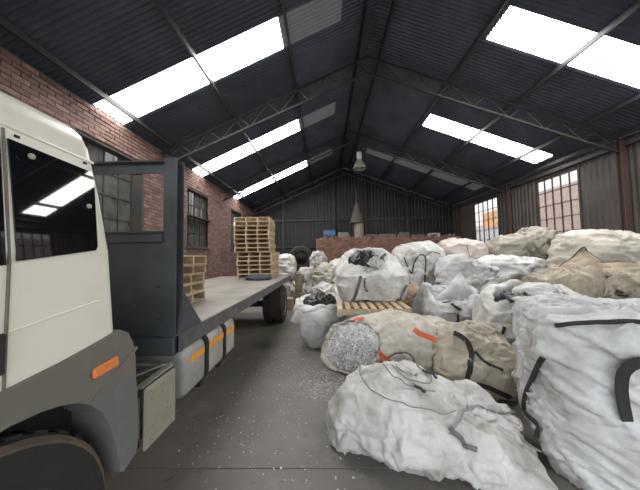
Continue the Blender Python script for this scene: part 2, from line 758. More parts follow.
def run_sim(frames=13):
    objs = []
    for P, par in SIM:
        if par['fixed']:
            objs.append(None)
            continue
        V, F = grid_mesh(P)
        me = bpy.data.meshes.new('solver')
        me.from_pydata(V.tolist(), [], F)
        o = bpy.data.objects.new('solver', me)
        COL.objects.link(o)
        vg = o.vertex_groups.new(name='g')
        vg.add(list(range(len(V))), par['goal'], 'REPLACE')
        md = o.modifiers.new('c', 'CLOTH')
        s = md.settings
        s.quality = 4
        s.mass = 0.3
        s.tension_stiffness = s.compression_stiffness = 40
        s.shear_stiffness = 15
        s.bending_stiffness = par['bend']
        s.tension_damping = s.compression_damping = 15
        s.shear_damping = 10
        s.air_damping = 2
        s.vertex_group_mass = 'g'
        s.pin_stiffness = 0.5
        s.shrink_min = -par['grow']
        s.effector_weights.gravity = par['grav']
        if par['e'] is not None:
            o.shape_key_add(name='Basis')
            kb = o.shape_key_add(name='rest')
            e = np.asarray(par['e'], float)
            e = e / np.linalg.norm(e)
            r = V + par['k'] * ((V - V.mean(0)) @ e)[:, None] * e
            kb.data.foreach_set('co', r.ravel())
            kb.value = 0
            s.rest_shape_key = kb
        md.collision_settings.use_collision = False
        md.point_cache.frame_end = frames
        objs.append(o)
    for f in range(1, frames + 1):
        SC.frame_set(f)
    dg = bpy.context.evaluated_depsgraph_get()
    for o, (P, par) in zip(objs, SIM):
        if o is None:
            SIM_OUT.append(P)
            continue
        ev = o.evaluated_get(dg)
        co = np.zeros(len(ev.data.vertices) * 3)
        ev.data.vertices.foreach_get('co', co)
        Q = co.reshape(P.shape)
        Q[..., 2] = np.maximum(Q[..., 2], P[..., 2].min())
        SIM_OUT.append(Q)
    for o in objs:
        if o is not None:
            me = o.data
            bpy.data.objects.remove(o)
            bpy.data.meshes.remove(me)
    SC.frame_set(1)
    settle()


def settle():
    """bags that press on each other give way: the lower ranked one is dented by the other"""
    from mathutils.bvhtree import BVHTree
    order = sorted(range(len(SIM)), key=lambda i: SIM[i][1]['prio'])
    done = []
    for i in order:
        P = SIM_OUT[i]
        V = P.reshape(-1, 3)
        for lo, hi, tree in done:
            m = np.all((V > lo - 0.02) & (V < hi + 0.02), axis=1)
            for j in np.nonzero(m)[0]:
                loc, nrm, _, dist = tree.find_nearest(Vector(V[j]))
                if loc is not None and (Vector(V[j]) - loc).dot(nrm) < 0.016 and dist < 0.6:
                    V[j] = loc + nrm * 0.018
        SIM_OUT[i] = V.reshape(P.shape)
        A, F = grid_mesh(SIM_OUT[i])
        done.append((A.min(0), A.max(0), BVHTree.FromPolygons(A.tolist(), F)))


# ------------------------------------------------------------------ materials
M = {}
M['concrete'] = mat('concrete_floor', (0.18, 0.163, 0.142), 0.55, 0, [(0.6, (0.12, 0.111, 0.1), 0.42, 0.7), (2.6, (0.235, 0.218, 0.195), 0.55, 0.8), (9, (0.06, 0.055, 0.05), 0.6, 0.78)], [(25, 0.3, 0.01), (120, 0.2, 0.004)])
M['mortar'] = mat('mortar', (0.085, 0.073, 0.066), 0.9, 0, [(6, (0.10, 0.085, 0.08), 0.45, 0.7)], [(60, 0.3, 0.01)])
M['brick'] = vary(mat('brick', (0.2, 0.09, 0.07), 0.85, 0, None, [(45, 0.4, 0.008)]), [(0.175, 0.103, 0.085), (0.225, 0.138, 0.115), (0.13, 0.078, 0.065), (0.27, 0.178, 0.15), (0.18, 0.108, 0.09)])
M['roof'] = mat('galvanised_roof', (0.075, 0.092, 0.125), 0.5, 0.35, [(1.2, (0.042, 0.052, 0.074), 0.4, 0.7), (5, (0.085, 0.08, 0.075), 0.6, 0.8)], None)
M['steel_dark'] = mat('dark_steel', (0.045, 0.042, 0.042), 0.6, 0.3, [(5, (0.07, 0.045, 0.035), 0.5, 0.75)])
M['purlin'] = mat('purlin_steel', (0.03, 0.031, 0.035), 0.6, 0.3, [(4, (0.05, 0.042, 0.038), 0.55, 0.75)])
M['steel_rust'] = mat('red_oxide_steel', (0.085, 0.05, 0.044), 0.7, 0.1, [(7, (0.07, 0.045, 0.04), 0.45, 0.7)])
M['sheet_wall'] = mat('grey_brown_wall_sheet', (0.085, 0.074, 0.067), 0.6, 0.2, [(1.4, (0.052, 0.045, 0.041), 0.4, 0.7), (6, (0.14, 0.105, 0.085), 0.62, 0.8)])
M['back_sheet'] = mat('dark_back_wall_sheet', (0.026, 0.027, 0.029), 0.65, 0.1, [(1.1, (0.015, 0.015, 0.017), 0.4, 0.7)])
M['skylight'] = emit('lit_fibreglass_sheet', (1.0, 0.985, 0.96), SKYLIGHT)
M['skydim'] = emit('soot_covered_fibreglass_sheet', (0.85, 0.95, 1.0), 0.018)
M['skydim'].node_tree.nodes['Principled BSDF'].inputs['Base Color'].default_value = (0.16, 0.17, 0.175, 1)
M['paint_white'] = mat('cream_cab_paint', (0.80, 0.775, 0.67), 0.32, 0, [(2.5, (0.72, 0.685, 0.57), 0.5, 0.8), (30, (0.45, 0.40, 0.32), 0.70, 0.8)])
M['glass_black'] = mat('dark_tinted_glass', (0.006, 0.007, 0.008), 0.03, 0, None, None, 0.7)
M['fender'] = mat('grey_plastic_fender', (0.155, 0.146, 0.122), 0.6, 0, [(6, (0.19, 0.175, 0.145), 0.55, 0.8)], [(90, 0.15, 0.004)])
M['mudguard'] = mat('blue_grey_mudguard', (0.135, 0.142, 0.14), 0.6, 0, [(7, (0.19, 0.19, 0.175), 0.55, 0.8)])
M['rubber'] = mat('tyre_rubber', (0.016, 0.016, 0.016), 0.8, 0, [(4, (0.03, 0.027, 0.024), 0.5, 0.7)], [(60, 0.3, 0.006)])
M['wheel_dust'] = mat('dusty_brown_tyre_edge', (0.12, 0.085, 0.055), 0.9, 0, [(6, (0.06, 0.05, 0.04), 0.45, 0.7)])
M['rim'] = mat('dirty_rim', (0.30, 0.29, 0.26), 0.5, 0.4, [(8, (0.12, 0.1, 0.08), 0.45, 0.7)])
M['black_steel'] = mat('black_chassis', (0.02, 0.02, 0.02), 0.6, 0.3)
M['head_steel'] = mat('blue_grey_painted_headboard', (0.07, 0.08, 0.088), 0.38, 0.2, [(3, (0.045, 0.05, 0.054), 0.45, 0.7), (9, (0.10, 0.11, 0.115), 0.64, 0.8)])
M['deck'] = mat('worn_deck_plate', (0.27, 0.245, 0.215), 0.55, 0.1, [(1.8, (0.16, 0.148, 0.135), 0.42, 0.7), (8, (0.34, 0.315, 0.28), 0.6, 0.8)], [(40, 0.2, 0.006)])
M['rail'] = mat('deck_side_rail', (0.13, 0.13, 0.13), 0.5, 0.3, [(6, (0.07, 0.07, 0.07), 0.45, 0.7)])
M['alu'] = mat('dull_aluminium', (0.40, 0.375, 0.34), 0.5, 0.12, [(3, (0.22, 0.21, 0.2), 0.4, 0.75), (18, (0.3, 0.28, 0.25), 0.55, 0.75)])
M['orange'] = mat('orange_reflector', (0.85, 0.33, 0.02), 0.4, 0, [(20, (0.6, 0.22, 0.03), 0.55, 0.75)])
M['amber'] = mat('amber_lens', (0.75, 0.24, 0.06), 0.25, 0, [(30, (0.5, 0.16, 0.05), 0.5, 0.8)])
M['box_beige'] = mat('beige_battery_cover', (0.30, 0.285, 0.235), 0.5, 0.1, [(6, (0.19, 0.175, 0.14), 0.5, 0.75)])
M['wood'] = vary(mat('pallet_wood', (0.5, 0.35, 0.2), 0.75, 0, None, [(30, 0.3, 0.006)]), [(0.46, 0.335, 0.20), (0.55, 0.42, 0.28), (0.38, 0.27, 0.16), (0.60, 0.48, 0.33), (0.47, 0.35, 0.22)])
M['black_film'] = mat('black_plastic_film', (0.010, 0.010, 0.011), 0.35, 0, None, [(20, 0.4, 0.01)])
M['black_strap'] = mat('black_webbing', (0.022, 0.022, 0.023), 0.75, 0, None, [(200, 0.3, 0.003)])
M['grey_strap'] = mat('grey_webbing', (0.12, 0.12, 0.118), 0.75, 0, [(9, (0.25, 0.24, 0.22), 0.5, 0.7)])
M['red_strap'] = mat('orange_red_webbing', (0.70, 0.13, 0.06), 0.7, 0, [(14, (0.5, 0.2, 0.12), 0.5, 0.75)])
M['cord'] = mat('grey_cord', (0.25, 0.24, 0.23), 0.8)
M['white1'] = bagmat('white_woven_bag', (0.62, 0.615, 0.595), (0.30, 0.275, 0.235), 0.44, 0.74)
M['white2'] = bagmat('cool_white_woven_bag', (0.595, 0.605, 0.61), (0.30, 0.28, 0.245), 0.45, 0.74)
M['white3'] = bagmat('greyed_white_woven_bag', (0.50, 0.495, 0.475), (0.22, 0.2, 0.175), 0.42, 0.75)
M['cream'] = bagmat('cream_woven_bag', (0.57, 0.535, 0.46), (0.30, 0.265, 0.21), 0.45, 0.8)
M['beige'] = bagmat('beige_woven_bag', (0.47, 0.42, 0.34), (0.24, 0.2, 0.15), 0.45, 0.8)
M['pink'] = bagmat('pinkish_woven_bag', (0.56, 0.49, 0.45), (0.29, 0.24, 0.21), 0.45, 0.8)
M['khaki'] = bagmat('dusty_khaki_bag', (0.36, 0.335, 0.28), (0.19, 0.17, 0.135), 0.45, 0.8)
M['sand'] = bagmat('sand_plastic_sheet', (0.46, 0.40, 0.315), (0.20, 0.165, 0.12), 0.42, 0.68)
M['brown_sack'] = bagmat('brown_woven_sack', (0.36, 0.29, 0.205), (0.17, 0.13, 0.09), 0.45, 0.75)
M['flake'] = vary(mat('plastic_flakes', (0.6, 0.6, 0.6), 0.4), [(0.86, 0.87, 0.87), (0.80, 0.8, 0.8), (0.30, 0.30, 0.30), (0.85, 0.86, 0.86), (0.90, 0.90, 0.90), (0.88, 0.88, 0.88), (0.5, 0.5, 0.5), (0.9, 0.9, 0.9)])
M['flake_white'] = vary(mat('loose_white_flakes', (0.6, 0.6, 0.6), 0.4), [(0.6, 0.61, 0.62), (0.8, 0.8, 0.8), (0.35, 0.35, 0.35), (0.75, 0.76, 0.78)])
M['pane_right'] = glass_dirty('dusty_glass_pane', (0.62, 0.59, 0.575), 0.8)
M['pane_left'] = mat('grimy_window_pane', (0.10, 0.105, 0.098), 0.25, 0, [(5, (0.05, 0.05, 0.047), 0.45, 0.7)])
M['frame'] = mat('window_steel', (0.05, 0.042, 0.038), 0.6, 0.2)
M['outwall'] = mat('pale_rendered_wall_outside', (0.62, 0.45, 0.39), 0.9, 0, [(2, (0.5, 0.36, 0.31), 0.45, 0.7)])
M['outdark'] = mat('neighbouring_sheet_wall', (0.16, 0.16, 0.155), 0.8, 0, [(2, (0.08, 0.08, 0.08), 0.45, 0.7)])

# ------------------------------------------------------------------ roof geometry
XL, XR, XRIDGE = -4.5, 8.1, 1.27
YB, YF = 15.6, -4.04


def zroof(x):
    return 7.03 + 0.455 * x if x < XRIDGE else 8.10 - 0.385 * x


# ------------------------------------------------------------------ floor
floor = structure(MB().box(-4.72, 8.2, YF, YB + 0.1, -0.3, -0.02).build('floor', M['mortar']))
floor['label'] = 'dark grey concrete floor of the shed'
xs = [-4.7, -1.9, 2.6, 8.15]
ys = [YF, -1.6, 2.3, 6.1, 10.0, 13.2, YB + 0.08]
for i in range(3):
    for j in range(6):
        MB().box(xs[i] + 0.003, xs[i + 1] - 0.003, ys[j] + 0.003, ys[j + 1] - 0.003, -0.1, 0.0, bev=0.004).build('slab', M['concrete'], floor)
ground = structure(MB().box(-40, 50, -60, YF, -0.4, -0.05).box(-40, -4.75, YF, 40, -0.4, -0.05).box(8.25, 50, YF, 40, -0.4, -0.05).build('ground', mat('yard_ground', (0.3, 0.28, 0.25), 0.9)))

# ------------------------------------------------------------------ ceiling: sheets, skylights, purlins, trusses
ceiling = structure(empty('ceiling', (XRIDGE, 5, 7.4)))
ceiling['label'] = 'dark corrugated gable roof with skylight sheets'
SW = 0.72


def sheet(y0, xa, xb, m, name, amp=0.013, pitch=0.09, lift=0.0):
    n = int(round(SW / pitch)) * 8 + 1
    yy = np.linspace(y0 - 0.004, y0 + SW + 0.004, n)
    dz = amp * np.sin((yy - y0) / pitch * 2 * PI)
    V, F = [], []
    for x in (xa, xb):
        for y, d in zip(yy, dz):
            V.append((x, y, zroof((xa + xb) / 2) + (x - (xa + xb) / 2) * (0.455 if (xa + xb) / 2 < XRIDGE else -0.385) + d + 0.012 + lift))
    for i in range(n - 1):
        F.append((i, i + 1, n + i + 1, n + i))
    return mesh_obj(name, V, F, m, ceiling, True)


rows = {4.60: 1, 8.20: 2, 11.80: 3}
for k in range(28):
    y0 = YF + SW * k
    row = [v for q, v in rows.items() if abs(q - y0) < 0.2]
    if not row:
        sheet(y0, XL - 0.25, XRIDGE, M['roof'], 'roof_sheet')
        sheet(y0, XRIDGE, XR + 0.25, M['roof'], 'roof_sheet')
    else:
        sheet(y0, XL - 0.25, -4.52, M['roof'], 'roof_sheet')
        sheet(y0, -4.52, -0.86, M['skylight'], 'skylight_sheet')
        sheet(y0, -0.86, 0.45, M['skydim'], 'sooty_skylight_sheet')
        sheet(y0, 0.45, XRIDGE, M['roof'], 'roof_sheet')
        r = row[0]
        if r < 3:
            sheet(y0, XRIDGE, 3.68, M['roof'], 'roof_sheet')
            sheet(y0, 3.68, 7.68, M['skylight'], 'skylight_sheet')
        else:
            sheet(y0, XRIDGE, 2.2, M['roof'], 'roof_sheet')
            sheet(y0, 2.2, 7.68, M['skydim'], 'sooty_skylight_sheet')
        sheet(y0, 7.68, XR + 0.25, M['roof'], 'roof_sheet')
MB().prism([(XRIDGE - 0.25, zroof(XRIDGE - 0.25) + 0.05), (XRIDGE, zroof(XRIDGE) + 0.06), (XRIDGE + 0.25, zroof(XRIDGE + 0.25) + 0.05), (XRIDGE, zroof(XRIDGE) + 0.08)], 1, YF, YB + 0.4).build('ridge_cap', M['roof'], ceiling)
for x in (-4.19, -2.47, -0.71, 1.02, 1.60, 3.5, 5.28, 7.02, 7.9):
    z = zroof(x) - 0.008
    MB().box(x - 0.024, x + 0.024, YF, YB, z - 0.11, z).build('purlin', M['purlin'], ceiling)
TY = (2.5, 6.6, 10.7, 14.8)
for ty in TY:
    t = empty('roof_truss', (0, 0, 0))
    t.parent = ceiling
    t.location = (0, ty - 5, 0)
    dt, de, dr_ = 0.15, 0.50, 0.64
    mk = lambda a, b, w, nm, h=None: MB().bar(a, b, w, h).build(nm, M['steel_dark'], t)
    xa, xb = XL + 0.02, XR - 0.2
    mk((xa, ty, zroof(xa) - dt), (XRIDGE, ty, zroof(XRIDGE) - dt), 0.045, 'top_chord')
    mk((XRIDGE, ty, zroof(XRIDGE) - dt), (xb, ty, zroof(xb) - dt), 0.045, 'top_chord')
    mk((xa, ty, zroof(xa) - de), (XRIDGE, ty, zroof(XRIDGE) - dr_), 0.055, 'bottom_chord')
    mk((XRIDGE, ty, zroof(XRIDGE) - dr_), (xb, ty, zroof(xb) - de), 0.055, 'bottom_chord')
    for s0, s1 in ((xa, XRIDGE), (xb, XRIDGE)):
        n = 7
        top = [(s0 + (s1 - s0) * (i + 0.0) / n) for i in range(n + 1)]
        for i in range(n):
            f = lambda x, k: zroof(x) - (de + (dr_ - de) * abs(x - s0) / abs(s1 - s0)) if k else zroof(x) - dt
            xm = top[i] + 0.62 * (top[i + 1] - top[i])
            mk((top[i], ty, f(top[i], 1)), (xm, ty, f(xm, 0)), 0.026, 'web_bar')
            mk((xm, ty, f(xm, 0)), (top[i + 1], ty, f(top[i + 1], 1)), 0.026, 'web_bar')

# ------------------------------------------------------------------ left brick wall with windows
WIN_L = [(0.55, 2.05), (4.25, 5.75), (7.86, 9.32), (11.6, 13.1)]
WZ0, WZ1 = 2.33, 4.27
wl = MB()
WTOP = 4.96
yy = YF
for a, b in WIN_L + [(YB, YB)]:
    wl.box(-4.74, -4.525, yy, a, 0, WTOP)
    if a < b:
        wl.box(-4.74, -4.525, a, b, 0, WZ0)
        wl.box(-4.74, -4.525, a, b, WZ1, WTOP)
    yy = b
wall_left = structure(wl.build('wall_left', M['mortar'], origin=(-4.6, 5, 0)))
wall_left['label'] = 'red brick side wall with steel windows'
BL, BH, JT = 0.222, 0.073, 0.012
bricks = []
zc = 0.0
course = 0
while zc + BH < WTOP:
    y = YF + (0 if course % 2 else -(BL + JT) / 2)
    while y < YB:
        segs = [(max(y, YF), min(y + BL, YB))]
        for a, b in WIN_L:
            if zc + BH > WZ0 and zc < WZ1:
                new = []
                for p, q in segs:
                    if q <= a or p >= b:
                        new.append((p, q))
                    else:
                        if p < a:
                            new.append((p, a))
                        if q > b:
                            new.append((b, q))
                segs = new
        for p, q in segs:
            if q - p > 0.03:
                bricks.append((p, q, zc))
        y += BL + JT
    zc += BH + JT
    course += 1


def seen(b):
    y, z = (b[0] + b[1]) / 2, b[2]
    k = 1.2 / 4.5
    return y > 3.25 and not (y * k < 1.28 and 1.9 + (z - 1.9) * k < 2.62) and z > 2.9 and b[1] - b[0] > BL - 0.01


cand = sorted([b for b in bricks if seen(b)], key=lambda b: b[0])[:300]
cset = set(cand)
proto = MB().box(-0.05, 0.05, -BL / 2, BL / 2, 0, BH, bev=0.006).build('brick', M['brick'], None)
first = True
for p, q, z in cand:
    o = proto if first else link_copy(proto)
    first = False
    o.parent = wall_left
    o.location = Vector((-4.55 + random.uniform(-0.003, 0.005), (p + q) / 2, z)) - wall_left.location
rest = MB()
for b in bricks:
    if b not in cset:
        dx = random.uniform(-0.003, 0.005)
        rest.box(-4.60 + dx, -4.50 + dx, b[0], b[1], b[2], b[2] + BH)
ro = rest.build('brick_courses', M['brick'], wall_left)
ro['kind'] = 'stuff'
MB().box(-4.74, -4.53, YF, YB, WTOP, zroof(-4.74) - 0.005).build('wall_plate', M['steel_dark'], wall_left)
for wi, (a, b) in enumerate(WIN_L):
    w = MB()
    cols, rws = 4, 4
    for i in range(cols + 1):
        y = a + (b - a) * i / cols
        t = 0.03 if i in (0, cols) else 0.015
        w.box(-4.68, -4.64, y - t, y + t, WZ0, WZ1)
    for j in range(rws + 1):
        z = WZ0 + (WZ1 - WZ0) * j / rws
        t = 0.03 if j in (0, rws) else 0.015
        w.box(-4.682, -4.638, a, b, z - t, z + t)
    wo = structure(w.build('window_%d' % (wi + 1), M['frame'], origin=(-4.66, (a + b) / 2, WZ0)))
    wo['label'] = 'grimy steel-framed window in the brick wall'
    MB().box(-4.72, -4.46, a - 0.04, b + 0.04, WZ0 - 0.05, WZ0).build('window_sill', M['mortar'], wo)
    for i in range(cols):
        for j in range(rws):
            if (i + 2 * j + wi) % 7 in (2,) or (wi == 2 and j == 2 and i != 0):
                continue                        # missing panes
            y0, y1 = a + (b - a) * i / cols + 0.015, a + (b - a) * (i + 1) / cols - 0.015
            z0, z1 = WZ0 + (WZ1 - WZ0) * j / rws + 0.015, WZ0 + (WZ1 - WZ0) * (j + 1) / rws - 0.015
            MB().box(-4.664, -4.656, y0, y1, z0, z1).build('pane', M['pane_left'], wo)
    if wi == 2:
        MB().box(-4.62, -4.40, a + 0.05, b + 0.1, 3.33, 3.37).build('open_vent_sash', M['frame'], wo)
neigh = MB()
for k in range(60):
    y = -2 + k * 0.3
    neigh.box(-6.3, -6.2, y, y + 0.15, 0, 5.6)
    neigh.box(-6.3, -6.24, y + 0.15, y + 0.3, 0, 5.6)
structure(neigh.build('wall_neighbour', M['outdark'], origin=(-6.25, 7, 0)))['label'] = 'grey ribbed sheet wall outside the brick wall windows'

# ------------------------------------------------------------------ right sheet wall with windows
WIN_R = [(3.6, 5.2), (7.84, 9.36), (11.5, 13.3)]
RZ0, RZ1 = 2.15, 4.58
wall_right = structure(empty('wall_right', (XR, 5, 0)))
wall_right['label'] = 'grey brown ribbed sheet wall with steel windows'


def ribbed(ya, yb, z0, ztop, x, m, parent, name, axis=1, pitch=0.16, amp=0.022):
    """vertical sheet: ribs along the wall axis; ztop is a function"""
    n = 4 * max(1, int(round((yb - ya) / pitch)))
    t = np.linspace(ya, yb, n + 1)
    d = np.where(np.arange(n + 1) % 4 < 2, 1.0, 0.0) * amp
    t[0] -= 0.002
    t[-1] += 0.002
    V, F = [], []
    for q, dd in zip(t, d):
        for z in (z0, ztop(q)):
            V.append((x - dd, q, z) if axis == 1 else (q, x - dd, z))
    for i in range(n):
        F.append((2 * i, 2 * i + 2, 2 * i + 3, 2 * i + 1))
    return mesh_obj(name, V, F, m, parent)


cuts = [YF]
for a, b in WIN_R:
    cuts += [a, b]
cuts.append(YB)
for i in range(len(cuts) - 1):
    a, b = cuts[i], cuts[i + 1]
    n = max(1, int(round((b - a) / 0.75)))
    for k in range(n):
        p, q = a + (b - a) * k / n, a + (b - a) * (k + 1) / n
        if i % 2 == 0:
            ribbed(p, q, 0, lambda t: zroof(XR) - 0.02, XR, M['sheet_wall'], wall_right, 'wall_sheet')
        else:
            ribbed(p, q, 0, lambda t: RZ0, XR, M['sheet_wall'], wall_right, 'wall_sheet')
            ribbed(p, q, RZ1, lambda t: zroof(XR) - 0.02, XR, M['sheet_wall'], wall_right, 'wall_sheet')
for ty in TY:
    p = MB()
    p.box(XR - 0.22, XR - 0.06, ty - 0.07, ty - 0.055, 0, zroof(XR) - 0.1)
    p.box(XR - 0.22, XR - 0.06, ty + 0.055, ty + 0.07, 0, zroof(XR) - 0.1)
    p.box(XR - 0.15, XR - 0.13, ty - 0.055, ty + 0.055, 0, zroof(XR) - 0.1)
    p.build('steel_post', M['steel_rust'], wall_right)
MB().box(XR - 0.14, XR - 0.03, YF, YB, zroof(XR) - 0.28, zroof(XR) - 0.16).build('eave_beam', M['steel_dark'], wall_right)
MB().box(XR - 0.10, XR - 0.03, YF, YB, 2.0, 2.10).build('wall_girt', M['steel_rust'], wall_right)
for wi, (a, b) in enumerate(WIN_R):
    w = MB()
    cols, rws = 5, 5
    for i in range(cols + 1):
        y = a + (b - a) * i / cols
        t = 0.03 if i in (0, cols) else 0.009
        w.box(XR - 0.03, XR + 0.02, y - t, y + t, RZ0, RZ1)
    for j in range(rws + 1):
        z = RZ0 + (RZ1 - RZ0) * j / rws
        t = 0.03 if j in (0, rws) else 0.009
        w.box(XR - 0.032, XR + 0.022, a, b, z - t, z + t)
    wo = structure(w.build('window_%d' % (wi + 5), M['frame'], origin=(XR, (a + b) / 2, RZ0)))
    wo['label'] = 'bright many-paned window in the sheet wall'
    for i in range(cols):
        for j in range(rws):
            y0, y1 = a + (b - a) * i / cols + 0.013, a + (b - a) * (i + 1) / cols - 0.013
            z0, z1 = RZ0 + (RZ1 - RZ0) * j / rws + 0.013, RZ0 + (RZ1 - RZ0) * (j + 1) / rws - 0.013
            MB().box(XR - 0.004, XR + 0.004, y0, y1, z0, z1).build('pane', M['pane_right'], wo)
structure(MB().box(13.0, 13.2, 6.0, 17.0, 0, 5.6).build('wall_outside', M['outwall'], origin=(13.1, 11.5, 0)))['label'] = 'pale pink rendered wall outside the windows'
structure(MB().box(13.0, 13.2, 17.0, 24.0, 0, 4.3).build('wall_yard', mat('pale_blue_yard_wall', (0.55, 0.62, 0.7), 0.8), origin=(13.1, 20, 0)))['label'] = 'pale blue yard wall outside the far window'

# ------------------------------------------------------------------ back wall and front wall
wall_back = structure(empty('wall_back', (XRIDGE, YB, 0)))
wall_back['label'] = 'dark sheet gable wall at the far end'
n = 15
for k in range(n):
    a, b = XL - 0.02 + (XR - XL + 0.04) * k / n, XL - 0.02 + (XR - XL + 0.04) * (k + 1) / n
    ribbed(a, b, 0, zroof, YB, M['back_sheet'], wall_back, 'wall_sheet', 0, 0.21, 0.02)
for x in (-2.65, 0.6, 2.6, 5.2):
    MB().box(x - 0.06, x + 0.06, YB - 0.15, YB - 0.025, 0, zroof(x) - 0.1).build('gable_post', M['steel_dark'], wall_back)
for z in (2.55, 4.25):
    MB().box(XL, XR, YB - 0.1, YB - 0.03, z - 0.05, z + 0.05).build('wall_girt', M['steel_dark'], wall_back)
wall_front = structure(empty('wall_front', (XRIDGE, YF, 0)))
wall_front['label'] = 'gable over the open entrance behind the viewer'
for k in range(n):
    a, b = XL - 0.02 + (XR - XL + 0.04) * k / n, XL - 0.02 + (XR - XL + 0.04) * (k + 1) / n
    ribbed(a, b, 4.85, zroof, YF, M['sheet_wall'], wall_front, 'wall_sheet', 0, 0.21, 0.02)

# ------------------------------------------------------------------ flatbed truck
truck = thing('flatbed_truck', 'flatbed truck with cream cab and dark steel headboard beside the brick wall', 'truck', (-2.45, 4.0, 0))
TC = -2.42                                        # centre line


def ring_loft(rings, n=8):
    """rounded rectangles (z, x0, x1, y0, y1, r) stacked upwards and capped"""
    V, F = [], []
    for z, x0, x1, y0, y1, r in rings:
        for cx, cy, a0 in ((x1 - r, y1 - r, 0), (x0 + r, y1 - r, 90), (x0 + r, y0 + r, 180), (x1 - r, y0 + r, 270)):
            for k in range(n):
                a = R(a0 + 90 * k / (n - 1))
                V.append((cx + r * math.cos(a), cy + r * math.sin(a), z))
    m = 4 * n
    for i in range(len(rings) - 1):
        for j in range(m):
            a, b = i * m + j, i * m + (j + 1) % m
            F.append((a, b, b + m, a + m))
    F.append(tuple(range(m - 1, -1, -1)))
    F.append(tuple((len(rings) - 1) * m + j for j in range(m)))
    return V, F


rg = []
for z, ins, yr, yf, r in ((1.36, 0.0, 1.415, -0.78, 0.05), (1.5, 0.0, 1.41, -0.78, 0.06), (1.95, 0.0, 1.365, -0.76, 0.06), (2.25, 0.024, 1.33, -0.66, 0.07),
                          (2.42, 0.040, 1.305, -0.58, 0.08), (2.50, 0.052, 1.295, -0.52, 0.08), (2.56, 0.072, 1.285, -0.44, 0.09), (2.595, 0.105, 1.265, -0.36, 0.09), (2.618, 0.16, 1.21, -0.26, 0.10), (2.635, 0.28, 1.06, -0.1, 0.12)):
    rg.append((z, -3.64 + ins, -1.2 - ins, yf, yr, r))
V, F = ring_loft(rg)
cabo = auto_smooth(mesh_obj('cab_body', V, F, M['paint_white'], truck), 40)
MB().box(-3.5, -1.35, -0.74, 1.3, 0.95, 1.37).build('cab_floor', M['black_steel'], truck)


def side_x(z):
    return -1.2 - float(np.interp(z, [1.36, 1.95, 2.25, 2.42, 2.50], [0, 0, 0.024, 0.040, 0.052]))


def side_panel(poly, name, m, out0, out1, parent=truck, sub=6):
    """polygon (y, z) laid on the cab side, following its lean"""
    n = len(poly)
    V = [(side_x(z) + out0, y, z) for y, z in poly] + [(side_x(z) + out1, y, z) for y, z in poly]
    F = [tuple(range(n)), tuple(range(2 * n - 1, n - 1, -1))] + [(i, n + i, n + (i + 1) % n, (i + 1) % n) for i in range(n)]
    return mesh_obj(name, V, F, m, parent)


# glass is flat: a plane leaning in by a few millimetres
def flat_pane(poly, name, m, x0=-1.189, lean=-0.085, th=0.03, parent=truck):
    n = len(poly)
    fx = lambda z: x0 + lean * (z - 1.9)
    V = [(fx(z), y, z) for y, z in poly] + [(fx(z) - th, y, z) for y, z in poly]
    F = [tuple(range(n)), tuple(range(2 * n - 1, n - 1, -1))] + [(i, n + i, n + (i + 1) % n, (i + 1) % n) for i in range(n)]
    return mesh_obj(name, V, F, m, parent)


qw = flat_pane([(0.925, 1.905), (1.25, 1.955), (1.262, 1.975), (1.262, 2.33), (1.25, 2.37), (0.91, 2.385)], 'rear_quarter_window', M['glass_black'])
for y, z in ((0.965, 2.335), (1.215, 2.18)):
    MB().lathe([(0.004, 0), (0.012, 0), (0.012, 0.006), (0.005, 0.009)], 12, 0, (-1.205 - 0.0, y, z)).build('window_fastener', M['alu'], qw)
door = side_panel([(0.885, 1.5), (0.885, 1.86), (-0.45, 1.8), (-0.62, 1.72), (-0.62, 1.45)], 'cab_door', M['paint_white'], -0.02, 0.006)
MB().box(-1.195, -1.178, 0.76, 0.895, 1.49, 1.64, bev=0.005).build('door_handle', M['black_strap'], door)
flat_pane([(0.89, 1.89), (0.885, 2.385), (-0.30, 2.36), (-0.52, 1.83)], 'door_window', M['glass_black'])
MB().tube([(-1.199, 0.905, 1.40), (-1.199, 0.905, 1.9), (side_x(2.25) + 0.001, 0.90, 2.25), (side_x(2.42) + 0.001, 0.898, 2.42)], 0.006, 6).build('door_seam', M['fender'], truck)
MB().tube([(-1.198, 0.90, 1.635), (-1.198, 1.1, 1.665), (-1.198, 1.28, 1.69)], 0.004, 6).build('panel_crease', M['paint_white'], truck)
MB().tube([(side_x(2.43) - 0.001, -0.4, 2.43), (side_x(2.43) - 0.001, 0.9, 2.435), (side_x(2.425) - 0.001, 1.27, 2.425)], 0.007, 6).build('drip_rail', M['paint_white'], truck)
for y in (0.94, 1.22):
    MB().box(side_x(2.41), side_x(2.41) + 0.006, y - 0.008, y + 0.008, 2.402, 2.412).build('trim_screw', M['black_strap'], truck)
ws = mesh_obj('windscreen', [(-3.45, -0.785, 1.75), (-1.39, -0.785, 1.75), (-1.44, -0.61, 2.4), (-3.4, -0.61, 2.4)], [(0, 1, 2, 3)], M['glass_black'], truck)
MB().box(-3.6, -1.24, -0.9, -0.7, 0.55, 1.0, bev=0.04).build('bumper', M['fender'], truck)
MB().box(-3.5, -1.34, -0.80, -0.7, 1.0, 1.4, bev=0.02).build('grille', M['black_steel'], truck)

# plastic wheel arch
ARC = [(1.40, 0.88), (1.365, 0.98), (1.31, 1.09), (1.24, 1.18), (1.15, 1.24), (1.05, 1.275), (0.92, 1.29), (0.75, 1.275), (0.58, 1.21), (0.45, 1.10), (0.36, 0.95)]
top = [(0.2, 1.4), (0.9, 1.425), (1.1, 1.45), (1.41, 1.50), (1.47, 1.46), (1.50, 1.38), (1.505, 1.2)]
fen = MB()
fo = top + ARC + [(0.2, 0.95)]


